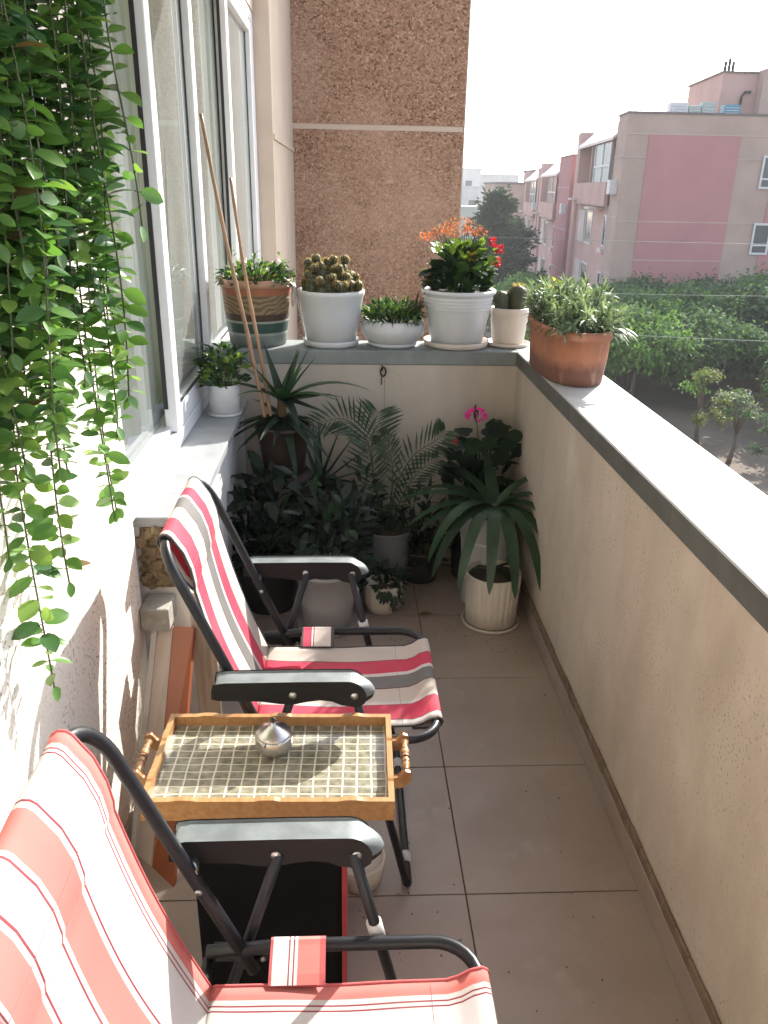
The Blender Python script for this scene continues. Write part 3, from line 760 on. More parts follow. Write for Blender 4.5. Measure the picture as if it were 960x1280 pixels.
# 2 cactus
t = potted('potted_cactus', (-.070, 3.715, CT), 'white tapered pot crowded with round clustered cactus heads', 'potted plant')
b = MB(); b.lathe([(.105,.012),(.112,.016),(.132,.12),(.146,.215),(.152,.225),(.154,.24),(.150,.246),(.141,.246),(.137,.235),(.134,.215)], M['potwhite'], n=56); b.build('pot', t)
b = MB(); saucer(b, .130, .028, M['potwhite']); b.build('saucer', t); soil(t, .138, .228)
def cactus_head(b, bs, c, ax, r, L, ribs=11, nsp=60):
    ax = Vector(ax).normalized(); u = ax.orthogonal().normalized(); w = ax.cross(u)
    prof = []
    for i in range(11):
        q = i/10
        rr = r*(min(1, .8+q*.4) if q < .58 else math.sqrt(max(0, 1-((q-.58)/.42)**2.4)))
        prof.append((max(rr, .0006), L*q))
    n = ribs*2; vs = []
    for (rr, z) in prof:
        for k in range(n):
            t_ = 2*PI*k/n; q2 = rr*(1 if k % 2 == 0 else .86)
            vs.append(Vector(c)+ax*z+u*(q2*math.cos(t_))+w*(q2*math.sin(t_)))
    fs = [(i*n+k, i*n+(k+1) % n, (i+1)*n+(k+1) % n, (i+1)*n+k) for i in range(len(prof)-1) for k in range(n)]
    b.add(vs, fs, M['cactus'], True)
    for i in range(nsp):
        k = R.randrange(ribs)*2; t_ = 2*PI*k/n; j = R.randrange(2, 10); rr, z = prof[j]
        out = u*math.cos(t_)+w*math.sin(t_); p = Vector(c)+ax*z+out*rr
        for q in range(3):
            d = (out*(1.0-j/14)+ax*(j/12)+rvec(.7)).normalized(); sd = d.cross(rvec(1)).normalized()*.0007
            l = R.uniform(.005,.009)
            bs.add([p-sd, p+sd, p+d*l], [(0,1,2)], M['spine'])
b = MB(); bs = b
heads = [(0,0,.075,.11),(-.06,-.05,.035,.10),(.055,-.055,.035,.085),(0,-.085,.03,.07),(-.10,-.02,.03,.075),(.10,-.02,.028,.05),(-.05,.05,.03,.125),(.05,.05,.03,.125),(0,.03,.032,.145),(-.09,.05,.03,.085),(.10,.04,.028,.075),(-.03,-.03,.028,.125),(.03,-.02,.028,.115),(.115,-.055,.024,.03),(.08,-.09,.022,.035),(-.08,-.085,.026,.06),(.045,-.10,.022,.045),(-.035,-.105,.024,.05),(.07,.0,.026,.105),(-.075,.015,.027,.115),(.125,.005,.022,.03),(.02,.09,.03,.09),(-.02,.075,.028,.12)]
for (x, y, r, L) in heads:
    if r > .05: continue
    cactus_head(b, bs, (x, y, .222), (x*1.8+R.uniform(-.1,.1), y*1.4, 1-abs(x)*2), r*R.uniform(.8,1.0), L*R.uniform(.85,1.1)*1.05, 11, 130)
for k in range(34):
    x, y, r, L = R.choice(heads); cactus_head(b, bs, (x*.95+R.uniform(-.02,.02), y*.95+R.uniform(-.02,.02), .222+L*R.uniform(.7,1.15)), (x*2+R.uniform(-.5,.5), y*2-.25, 1), R.uniform(.014,.021), R.uniform(.026,.042), 9, 120)
b.build('cactus_heads', t)

# 3 bowl
t = potted('potted_plant', (.212, 3.715, CT), 'round white ceramic bowl of short spiky green succulents', 'potted plant')
b = MB(); b.lathe([(.085,.010),(.10,.013),(.125,.03),(.146,.062),(.149,.085),(.142,.11),(.138,.118),(.132,.118),(.131,.108)], M['potwhite'], n=56); b.build('pot', t)
b = MB(); saucer(b, .114, .018, M['potwhite']); b.build('saucer', t); soil(t, .131, .105)
b = MB(); bushy(b, 260, .125, .12, .105, .085, .045, .010, [M['lf_mid'], M['lf_dark'], M['lf_mid'], M['lf_lite']], .7, 'aloe', .25, flat=1.4); bushy(b, 300, .135, .125, .105, .095, .034, .017, [M['lf_mid'], M['lf_dark'], M['lf_mid']], .8, 'oval', .5)
for i in range(40): b.leaf((R.uniform(.05,.13), R.uniform(-.1,.1), .12+.07*R.random()), V(.5,0,1)+rvec(.5), (0,0,1), .06, .012, R.choice([M['lf_purple'], M['lf_dark']]), .2, shape='aloe')
for i in range(24):
    a = R.uniform(0, 2*PI); b.leaf((.13*math.cos(a), .13*math.sin(a), .118), (math.cos(a), math.sin(a), .2), (0,0,1), .05, .009, R.choice([M['lf_mid'], M['lf_grey2']]), 1.6, shape='aloe')
stems(b, 22, .12, .12, .105, .08, .002, M['vine']); b.build('foliage', t)

# 4 kalanchoe
t = potted('potted_flower', (.508, 3.72, CT), 'tall ridged white pot of kalanchoe with orange and red flower heads', 'potted plant')
b = MB(); pr = [(.112,.014),(.119,.018),(.135,.10),(.148,.165)]
for k in range(4): z = .17+k*.014; pr += [(.149+k*.0022, z), (.1525+k*.0022, z+.005), (.1495+k*.0022, z+.010)]
pr += [(.160,.232),(.168,.238),(.170,.25),(.166,.255),(.157,.255),(.153,.24),(.150,.225)]
b.lathe(pr, M['potwhite'], n=56); b.build('pot', t)
b = MB(); saucer(b, .152, .028, M['potcream']); b.build('saucer', t); soil(t, .155, .235)
b = MB(); bushy(b, 230, .125, .12, .245, .17, .065, .045, [M['lf_dark'], M['lf_dark'], M['lf_mid']], .9, 'oval', .7)
for i in range(80):
    a = R.uniform(0, 2*PI); q = math.sqrt(R.random())*.11
    b.leaf((q*math.cos(a)-.01, q*math.sin(a)+.02, .37+.07*R.random()), V(math.cos(a)*.5, math.sin(a)*.5, .8)+rvec(.4), (0,0,1), .042, .034, R.choice([M['lf_lite'], M['lf_lite'], M['lf_mid']]), .3, shape='round')
for i in range(60): b.leaf((.10+R.uniform(-.03,.05), R.uniform(-.06,.06), .29+.13*R.random()), V(.5,-.3,.4)+rvec(.6), (0,0,1), .038, .03, R.choice([M['lf_lite'], M['lf_mid']]), .3, shape='round')
for i in range(14): b.leaf((R.uniform(-.13,-.09), R.uniform(-.08,.08), .27+.06*R.random()), V(-.8,-.2,.1)+rvec(.4), (0,0,1), .06, .045, R.choice([M['lf_purple'], M['lf_dark']]), .6)
stems(b, 20, .09, .09, .24, .2, .0035, M['vine'], .8)
for i in range(30):
    a = R.uniform(0, 2*PI); e = V(R.uniform(-.12,.10), R.uniform(-.08,.08), .49+R.uniform(-.03,.03)); b.tube([(e.x*.4, e.y*.4, .38), (e+V(e.x*.4,e.y*.4,.38))/2+rvec(.01), e], .0013, M['vine'], 4)
for (x, z) in ((.135,.46),(.165,.43),(.16,.375)): b.tube([(.07,-.02,.30),(x-.02,-.02,z-.05),(x,-.03,z)], .0018, M['vine'], 5)
b.build('foliage', t)
b = MB()
for i in range(300):
    a = R.uniform(0, 2*PI); q = math.sqrt(R.random()); x = .125*q*math.cos(a); 
    p = V(x-.005, .09*q*math.sin(a), .495+.085*R.random()*(1-q*.6)-.02*q)
    for k in range(3): b.leaf(p, rvec(1)+V(0,0,.6), (0,0,1), .010, .0065, R.choice([M['fl_orange'], M['fl_peach'], M['fl_orange'], M['lf_dry'], M['lf_dry']]), .2, 2, .2, 'oval')
for i in range(40):
    p = V(-.15+R.uniform(-.035,.035), R.uniform(-.03,.03), .475+R.uniform(-.012,.018))
    for k in range(3): b.leaf(p, rvec(1), (0,0,1), .010, .0065, R.choice([M['fl_orange'], M['fl_peach']]), .2, 2)
b.tube([(-.03,0,.40),(-.10,0,.45),(-.15,0,.472)], .0012, M['vine'], 4)
b.build('orange_flowers', t)
b = MB()
for (x, z) in ((.135,.46),(.168,.43),(.165,.375)):
    for i in range(55):
        d = rvec(1).normalized(); b.leaf(V(x, -.03, z)+d*R.uniform(.004,.016), d+rvec(.4), rvec(1), .012, .010, M['fl_red'], .1, 2, .3, 'round')
b.build('red_flowers', t)
b = MB()
for i in range(26):
    d = rvec(1); b.leaf(V(.045,-.06,.40)+d*.008, V(d.x, -.5, d.z), (0,0,1), .024, .018, M['fl_yellow'], .1, 2, .3, 'round')
b.build('yellow_flower', t)

# 5 small cream pot
t = potted('potted_cactus', (.752, 3.735, CT), 'small cream ribbed pot with a stubby fuzzy topped cactus', 'potted plant')
b = MB(); pr = [(.068,.012),(.072,.015)] + [q for k in range(9) for q in ((.0735+k*.0012, .02+k*.011), (.0752+k*.0012, .0255+k*.011))] + [(.083,.135),(.087,.14),(.088,.17),(.085,.174),(.08,.174),(.077,.16)]
b.lathe(pr, M['potcream'], n=44); b.build('pot', t)
b = MB(); saucer(b, .10, .018, M['potcream']); b.build('saucer', t); soil(t, .08, .162)
b = MB(); bs = b; cactus_head(b, bs, (.022,-.01,.16), (.1,0,1), .046, .115, 9, 50); cactus_head(b, bs, (-.04,-.02,.16), (-.15,0,1), .038, .09, 8, 40); cactus_head(b, bs, (-.01,.035,.16), (0,.1,1), .03, .07, 9, 40)
for i in range(160):
    d = V(R.uniform(-1,1), R.uniform(-1,1), R.uniform(.2,1)).normalized(); p = V(.031,-.01,.266)+V(d.x*.025,d.y*.025,d.z*.008); sd = rvec(1)*.001; bs.add([p-sd,p+sd,p+d*.016], [(0,1,2)], M['spine'])
b.build('cactus_heads', t)

SE = lambda a, z: (abs(math.cos(a))**2.35+abs(math.sin(a))**2.35)**(-1/2.35)*(1+.006*math.sin(a*3+z*40))
# 6 terracotta planter on the right coping
t = potted('terracotta_planter', (.876, 3.165, CT), 'long oval terracotta planter of grey green leaves at the coping corner', 'potted plant')
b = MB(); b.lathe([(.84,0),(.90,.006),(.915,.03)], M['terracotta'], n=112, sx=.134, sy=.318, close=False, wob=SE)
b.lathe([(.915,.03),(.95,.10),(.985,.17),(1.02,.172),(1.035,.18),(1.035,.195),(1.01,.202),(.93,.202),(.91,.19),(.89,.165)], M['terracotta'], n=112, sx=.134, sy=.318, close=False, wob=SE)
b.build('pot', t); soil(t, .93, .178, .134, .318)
b = MB(); tips = []
for i in range(165):   # branching rosettes of grey green leaves
    a = R.uniform(0, 2*PI); q = math.sqrt(R.random())
    p0 = V(.11*q*math.cos(a), .27*q*math.sin(a), .18)
    e = p0 + V(.085*q*math.cos(a)+R.uniform(-.03,.03), .07*q*math.sin(a)+R.uniform(-.03,.03), .03+.17*R.random()*(1.1-q*.6))
    if e.x < -.10: e.x = -.10+(e.x+.10)*.3
    b.tube([p0, (p0+e)/2+rvec(.01), e], .0022, M['lf_grey2'], 4)
    ax = (e-p0).normalized()
    for k in range(19):
        bp = p0.lerp(e, R.uniform(.45,1.0)); d = ax*R.uniform(.2,1.1)+rvec(.75)
        b.leaf(bp, d, V(0,0,1)+rvec(.5), R.uniform(.032,.066), R.uniform(.006,.0105), R.choice([M['lf_grey'], M['lf_grey'], M['lf_grey'], M['lf_grey2'], M['lf_grey2']]), R.uniform(.1,.9), 3, .3, 'mid', R.uniform(-.5,.5))
for i in range(40):
    b.leaf((R.uniform(.05,.10), R.uniform(-.25,-.05), .205), V(1,-.8,R.uniform(-.1,.5))+rvec(.3), (0,0,1), R.uniform(.06,.12), .017, R.choice([M['lf_grey'], M['lf_mid']]), 1.2, 4, .3, 'mid')
for i in range(30):
    b.leaf((R.uniform(-.115,-.09), R.uniform(-.2,.15), .2), V(-.7,-.4,-.2)+rvec(.4), (0,0,1), R.uniform(.03,.07), .012, R.choice([M['lf_dry'], M['lf_grey2'], M['lf_dry']]), 1.4, 3, .2, 'mid')
for i in range(30): b.leaf((R.uniform(-.05,.0), R.uniform(.1,.2), .30+R.uniform(-.02,.03)), rvec(1)+V(0,0,.6), (0,0,1), .035, .02, R.choice([M['fl_yellow'], M['lf_lite']]), .3)
stems(b, 40, .09, .22, .18, .1, .0022, M['lf_grey2']); b.build('foliage', t)

# 7 sill pot
t = potted('potted_plant', (-.508, 3.30, .80), 'small white cylinder pot with glossy leaves on the window sill', 'potted plant')
b = MB(); b.lathe([(.058,.010),(.063,.013),(.064,.09),(.065,.128),(.064,.132),(.059,.132),(.058,.115)], M['potwhite'], n=44); b.build('pot', t)
b = MB(); saucer(b, .071, .014, M['potwhite']); b.build('saucer', t); soil(t, .058, .118)
b = MB(); bushy(b, 250, .092, .09, .125, .17, .036, .022, [M['lf_mid'], M['lf_mid'], M['lf_dark'], M['lf_lite']], .9, 'oval', .6)
for i in range(16): b.leaf((-.06+R.uniform(-.02,.02), R.uniform(-.05,.05), .2+.08*R.random()), V(-1,R.uniform(-.5,.5),R.uniform(.1,.6)), (0,0,1), .055, .022, M['lf_mid'], .5)
stems(b, 16, .055, .055, .12, .15, .002, M['vine'], 1); b.build('foliage', t)

# ---- floor corner group
def rosette(b, c, n, Lr, W, mats, el=(.2,1.2), droop=(.3,1.2), shape='aloe', segs=8, cup=.5, az=(0, 2*PI)):
    for i in range(n):
        a = az[0]+(az[1]-az[0])*(i+R.uniform(-.3,.3))/n; e = R.uniform(*el)
        d = V(math.cos(a)*math.cos(e), math.sin(a)*math.cos(e), math.sin(e))
        b.leaf(V(*c)+V(math.cos(a), math.sin(a), 0)*.012, d, V(0,0,1), R.uniform(*Lr), W*R.uniform(.8,1.1), R.choice(mats), R.uniform(*droop), segs, cup, shape)
def spec_leaf(b, c, a, e, L, W, m, droop, shape='aloe', segs=10, cup=.45):
    d = V(math.cos(a)*math.cos(e), math.sin(a)*math.cos(e), math.sin(e)); b.leaf(c, d, V(0,0,1), L, W, m, droop, segs, cup, shape)
# tall aloe on a stool
t = thing('plant_stool', (-.27, 3.32, 0), 'dark wooden plant stool in the back left corner under the tall aloe', 'stool')
b = MB(); b.lathe([(.12,.50),(.125,.505),(.125,.53),(.12,.535)], M['brownpot'], n=32); b.build('seat', t)
for k in range(4):
    a = PI/4+k*PI/2; b = MB(); b.tube([(.085*math.cos(a), .085*math.sin(a), .5), (.12*math.cos(a), .12*math.sin(a), 0)], .014, M['brownpot'], 8); b.build('leg', t)
t = potted('potted_aloe', (-.27, 3.32, .536), 'tall dark aloe in a brown pot raised on the stool, holding bamboo canes', 'potted plant')
b = MB(); b.lathe(pot_prof(.085,.115,.22), M['brownpot'], n=36); b.build('pot', t); soil(t, .108, .2)
b = MB(); b.tube([(0,0,.2),(-.005,0,.27),(0,.01,.33)], .02, M['lf_dry'], 8)
c = V(0,0,.32)
for (a, e, L, W, dr) in ((-.15,.62,.40,.053,1.15),(-.3,.35,.26,.049,.5),(-.2,1.0,.24,.051,.2),(.1,1.15,.26,.053,.15),(.3,1.3,.23,.051,0),(-.9,.95,.22,.053,.2),(2.4,1.2,.25,.051,.1),(2.9,.8,.30,.051,.5),(3.4,.6,.30,.051,.7),(-2.2,.6,.28,.051,.8),(-1.6,.7,.22,.053,.6),(1.2,.9,.25,.051,.3),(-2.8,1.0,.25,.051,.3),(-.5,-.1,.22,.051,.1),(-.35,.15,.22,.053,-.2),(-1.2,.1,.24,.051,.9),(2.0,.3,.25,.03,.7),(-.6,.5,.30,.051,.9)):
    spec_leaf(b, c+V(math.cos(a), math.sin(a), 0)*.012, a, e, L, W, R.choice([M['lf_strap'], M['lf_dark'], M['lf_strap']]), dr)
rosette(b, (0,-.02,.25), 20, (.2,.34), .042, [M['lf_dark'], M['lf_vdark']], (-.6,.4), (.3,1.2)); b.build('foliage', t)
for (b0, tp, rad, lab) in (((-.335,3.28,.74), (-.537,3.30,1.935), .0085, 'taller bamboo cane leaning from the aloe pot onto the window frame'), ((-.315,3.30,.74), (-.442,3.31,1.72), .0075, 'shorter bamboo cane leaning from the aloe pot, right of the taller one')):
    b = MB(); p0, p1 = Vector(b0), Vector(tp); pts = []; rs = []
    for i in range(31):
        q = i/30; p = p0.lerp(p1, q)+V(.004*math.sin(q*7), 0, 0); pts.append(p); rs.append(rad*(1.06-.3*q)*(1.22 if i % 6 == 3 else 1))
    b.tube(pts, rad, M['bamboo'], 8, rs=rs); tag(b.build('bamboo_cane'), lab, 'bamboo cane', 'bamboo canes in the aloe pot')
# second aloe on dark floor pot
t = potted('potted_aloe', (-.13, 3.36, 0), 'dark pointed aloe in a tall black pot, between the tall aloe and the palm', 'potted plant')
b = MB(); b.lathe(pot_prof(.09,.125,.42), M['blackpot'], n=36); b.build('pot', t); soil(t, .115, .4)
b = MB(); b.tube([(0,0,.39),(.01,0,.46)], .03, M['lf_vdark'], 8)
for (a, e, L, dr) in ((-.1,.75,.34,.15),(.1,1.0,.33,.1),(-.4,.55,.30,.3),(.4,1.2,.30,0),(1.6,1.2,.3,.1),(2.6,1.2,.28,.2),(3.1,1.0,.28,.3),(-1.2,.9,.25,.7),(-1.8,.7,.26,.9),(-.8,.35,.26,.6),(3.8,.6,.28,.7),(-.2,.2,.24,.3),(2.2,1.4,.3,0)):
    spec_leaf(b, V(.01,0,.45), a, e, L, .036, R.choice([M['lf_dark'], M['lf_vdark'], M['lf_strap']]), dr)
b.build('foliage', t)
# broad leaf dark shrubs, left
def shrub(loc, rx, ry, z0, h, n, L, W, mats, label, rb, rt, ph, pm, name='potted_shrub', shape='oval', sauc=None, droop=.9):
    t = potted(name, loc, label, 'potted plant')
    b = MB(); b.lathe(pot_prof(rb, rt, ph), pm, n=40); b.build('pot', t)
    if sauc: b = MB(); saucer(b, sauc, .02, pm); b.build('saucer', t)
    soil(t, rt-.01, ph-.02)
    b = MB(); bushy(b, n, rx, ry, z0, h, L, W, mats, 1., shape, droop); stems(b, 14, rt*.8, rt*.8, ph-.02, z0+h*.7-ph, .004, M['lf_vdark'], 1.2); b.build('foliage', t)
    return t
shrub((-.33, 3.10, 0), .15, .16, .22, .46, 210, .10, .042, [M['lf_dark'], M['lf_vdark'], M['lf_vdark']], 'broad leaved dark shrub in a black pot against the sill wall', .10, .13, .24, M['blackpot'])
shrub((-.078, 2.93, 0), .17, .15, .26, .36, 260, .072, .032, [M['lf_dark'], M['lf_vdark'], M['lf_dark'], M['lf_vdark']], 'bushy dark plant in a large grey pot behind the pink striped chair', .098, .125, .27, M['potgrey'], sauc=.128)
shrub((.34, 3.36, 0), .13, .12, .10, .38, 200, .07, .02, [M['lf_vdark'], M['lf_dark']], 'dark feathery plant in a black pot between the palm and the ribbed pot', .08, .10, .16, M['blackpot'])
shrub((.055, 3.30, 0), .11, .10, .30, .28, 100, .07, .03, [M['lf_vdark'], M['lf_dark'], M['lf_dark']], 'slender dark leafed plant in a black pot left of the palm', .08, .10, .30, M['blackpot'])
# small ribbed cream pot with trailing leaves
t = potted('potted_plant', (.157, 3.05, 0), 'small cream ribbed round pot with trailing leaves on the floor', 'potted plant')
b = MB(); b.lathe([(.045,0),(.06,.006),(.076,.04),(.082,.08),(.080,.125),(.076,.135),(.071,.135),(.07,.12)], M['potcream'], n=64, wob=lambda a, z: 1+.03*math.cos(a*14)*min(1, z/.02)); b.build('pot', t); soil(t, .07, .12)
b = MB(); bushy(b, 90, .10, .08, .125, .09, .045, .022, [M['lf_vdark'], M['lf_dark']], 1, 'oval', 1.2)
for i in range(50):
    a = R.uniform(-1.9,-.5); b.leaf((.088*math.cos(a), .088*math.sin(a), .14-.085*R.random()*(1 if a > -1.3 else .5)), V(math.cos(a)*.5+R.uniform(-.5,.5), math.sin(a)*.4, -.8), (0,-1,.3), .028, .013, R.choice([M['lf_vdark'], M['lf_dark']]), .2)
b.build('foliage', t)
# palm
t = potted('potted_palm', (.187, 3.30, 0), 'feathery palm with arching fronds in a bluish grey pot on the floor', 'potted plant')
b = MB(); b.lathe([(.085,.0),(.09,.004),(.098,.20),(.102,.27),(.104,.275),(.100,.28),(.094,.278),(.091,.26)], M['potslate'], n=40); b.build('pot', t); soil(t, .092, .262)
def frond(b, pts, n, Lm, mat_, w=.0105):
    P3 = [Vector(p) for p in pts]
    def cr(u):
        m_ = len(P3)-1; x = min(u*m_, m_-1e-6); i = int(x); f = x-i
        p0, p1, p2, p3 = P3[max(i-1,0)], P3[i], P3[i+1], P3[min(i+2,m_)]
        return .5*((2*p1)+(p2-p0)*f+(2*p0-5*p1+4*p2-p3)*f*f+(3*p1-p0-3*p2+p3)*f**3)
    line = [cr(i/24) for i in range(25)]
    b.tube(line, .003, M['lf_strap'], 6, rs=[.0042-.003*i/24 for i in range(25)])
    for i in range(n):
        u = .28+.72*i/n; p = cr(u); d = (cr(min(1, u+.02))-cr(u-.02)).normalized()
        sd = d.cross(V(0,-1,.25)).normalized(); L = Lm*math.sin(PI*(.12+.8*(u-.28)/.72))**.6
        for s in (-1, 1): b.leaf(p, sd*s*.85+d*.75+rvec(.06), V(0,-1,.4)+rvec(.15), L*R.uniform(.9,1.1), w, mat_ if R.random() < .6 else M['lf_dark'], .25, 4, .2, 'mid')
b = MB(); z = .262
frond(b, [(0,0,z),(-.06,.02,z+.22),(-.10,.03,z+.42),(-.2,.0,z+.52),(-.33,-.03,z+.50)], 22, .12, M['lf_strap'])
frond(b, [(-.01,.01,z),(-.06,.04,z+.20),(-.075,.06,z+.40),(-.05,.06,z+.54)], 22, .16, M['lf_strap'])
frond(b, [(.01,0,z),(.03,.03,z+.18),(.10,.03,z+.34),(.20,.02,z+.42),(.24,.0,z+.47)], 19, .11, M['lf_strap'])
frond(b, [(.02,0,z),(.05,0,z+.14),(.12,-.02,z+.28),(.21,-.04,z+.36)], 16, .09, M['lf_dark'])
frond(b, [(.0,.02,z),(.02,.06,z+.25),(.0,.09,z+.36),(-.04,.10,z+.42)], 13, .08, M['lf_dark'])
for i in range(34):
    a = R.uniform(-.3, PI+.3); q = R.uniform(.01,.09); b.leaf((q*math.cos(a), q*math.sin(a), z), V(math.cos(a), math.sin(a), R.uniform(.2,1.2)), (0,0,1), R.uniform(.04,.10), .014, R.choice([M['lf_dark'], M['lf_vdark'], M['lf_mid']]), .9)
b.build('fronds', t)
# large white pot with strap leaved plant, on upturned cylinder
t = potted('potted_plant', (.60, 3.14, 0), 'long strap leaved plant drooping from a raised white pot in the right corner', 'potted plant')
b = MB(); b.lathe([(.085,0),(.09,.004),(.10,.22),(.105,.30),(.108,.305),(.10,.31),(.11,.32),(.125,.42),(.128,.43),(.122,.432),(.116,.43),(.114,.41)], M['potwhite'], n=48); b.build('pot', t); soil(t, .115, .412)
b = MB(); c = V(.025,-.02,.46)
for (a, e, L, W, dr) in ((-1.75,.35,.42,.046,2.6),(-1.42,.25,.42,.048,2.6),(-1.12,.35,.43,.046,2.5),(-2.1,.3,.43,.044,2.3),(-2.4,.3,.42,.044,1.9),(-.85,.3,.44,.044,2.3),(-.55,.55,.46,.044,2.8),(3.05,.45,.36,.050,.9),(2.75,.55,.36,.048,1.3),(-2.8,.3,.32,.052,1.1),(2.9,.15,.28,.050,.8),(-.25,.8,.46,.030,3.2),(.1,.6,.34,.034,2.2),(.5,.8,.34,.036,1.6),(2.2,.7,.36,.044,1.2),(1.6,.8,.33,.044,.9),(-2.55,.55,.40,.046,2.4),(-.65,.15,.44,.046,1.9),(3.3,.35,.36,.046,1.2)):
    spec_leaf(b, c+V(math.cos(a), math.sin(a), 0)*.015, a, e, L*1.12, W*1.22, R.choice([M['lf_strap'], M['lf_strap'], M['lf_dark']]), dr*1.05, 'strap', 14, .12)
spec_leaf(b, c, -.12, -.5, .34, .014, M['lf_dry'], .9, 'strap', 8)
b.build('foliage', t)
# ribbed white pot in front
t = potted('potted_plant', (.608, 2.945, 0), 'tall fluted white pot in the right floor corner under the strap leaves', 'potted plant')
b = MB(); b.lathe([(.10,.012),(.104,.015),(.108,.10),(.113,.20),(.1145,.232),(.1125,.236),(.107,.236),(.105,.21)], M['potcream'], n=208, wob=lambda a, z: 1+.05*(abs(math.sin(a*13))**.6-.7)*(1 if .016 < z < .228 else .15)); b.build('pot', t)
b = MB(); saucer(b, .122, .018, M['potcream']); b.build('saucer', t); soil(t, .106, .215)
b = MB(); rosette(b, (0,.05,.212), 5, (.08,.14), .026, [M['lf_dark'], M['lf_strap']], (.3,.9), (.8,1.8), 'strap', 7, .3); b.build('foliage', t)
# geranium
t = potted('potted_flower', (.60, 3.40, 0), 'dark geranium with one magenta and one red bloom against the end wall', 'potted plant')
b = MB(); b.lathe(pot_prof(.10,.13,.40), M['blackpot'], n=36); b.build('pot', t); soil(t, .12, .38)
b = MB(); bushy(b, 90, .15, .10, .40, .36, .075, .07, [M['lf_dark'], M['lf_vdark'], M['lf_dark']], .8, 'round', .4, cup=.12)
for (x, y, zz, r) in ((.05,-.08,.735,.085),(.13,-.06,.70,.075),(.11,-.06,.66,.08),(.02,-.09,.68,.075),(-.05,-.08,.66,.08),(.08,-.1,.62,.085),(-.12,-.06,.62,.07)):
    b.leaf((x, y+.0, zz-r*.5), V(R.uniform(-.3,.3), -.25, 1), V(0,-1,.2), r, r*1.05, R.choice([M['lf_dark'], M['lf_vdark']]), 0, 8, .08, 'round')
stems(b, 16, .1, .08, .38, .3, .005, M['lf_vdark'], .9); b.tube([(0,0,.5),(-.02,-.03,.68),(-.035,-.05,.77)], .0025, M['vine'], 5); b.tube([(-.05,0,.5),(-.1,-.03,.6),(-.125,-.05,.66)], .0025, M['vine'], 5)
b.build('foliage', t)
b = MB()
for i in range(75):
    d = V(R.uniform(-1,1), R.uniform(-1,.3), R.uniform(-.5,1)).normalized(); b.leaf(V(-.038,-.05,.79)+V(d.x*.036,d.y*.02,d.z*.02), d+rvec(.5), rvec(1), .017, .013, M['fl_pink'], .1, 2, .2, 'round')
b.build('magenta_flower', t)
b = MB()
for i in range(16): b.leaf(V(-.127,-.05,.665)+rvec(.01), V(0,-.2,R.choice([-1,1]))+rvec(.5), (0,-1,0), .022, .012, M['fl_red'], .1, 2)
b.build('red_flower', t)

b = MB(); b.leaf((-.03,0,.012), (1,.2,.1), (0,0,1), .06, .03, M['lf_dry'], .3, 6, .35); o = b.build('dry_leaf'); o.location = (.34, 2.98, 0); tag(o, 'single curled brown dry leaf lying on the floor near the fluted pot', 'leaf')
b = MB()
spots_ = [(.15,2.9,.16),(.5,2.85,.2),(.61,2.78,.1),(.08,1.45,.12),(.0,2.75,.2),(.40,3.1,.2),(.45,1.9,.5),(.55,1.3,.35)]
for k in range(170):
    sx_, sy_, sr_ = R.choice(spots_[:6] if k < 156 else spots_[6:]); q = V(sx_+R.gauss(0, sr_*.5), sy_+R.gauss(0, sr_*.5), .0015)
    if not -.1 < q.x < .74: continue
    z_ = R.uniform(.0008,.0022); e = Euler((R.random(), R.random(), R.uniform(0,6))).to_matrix()
    b.box(-z_, z_, -z_*.7, z_*.7, -z_*.5, z_*.5, M['soil'], lambda p, e=e, q=q: e @ p + q)
tag(b.build('soil_crumbs'), kind='stuff')
# ------------------------------------------------------------------ HANGING PLANT
t = thing('hanging_plant', (-.50, 1.35, 2.32), 'long hanging vines of fleshy green leaves trailing down the left wall', 'hanging plant')
b = MB(); b.lathe([(.06,0),(.085,.01),(.11,.10),(.115,.11),(.108,.112),(.09,.1)], M['potwhite'], n=30); b.tube([(-.1,0,.09),(-.1,0,.3),(-.095,0,.4)], .003, M['iron'], 6); b.build('pot', t)
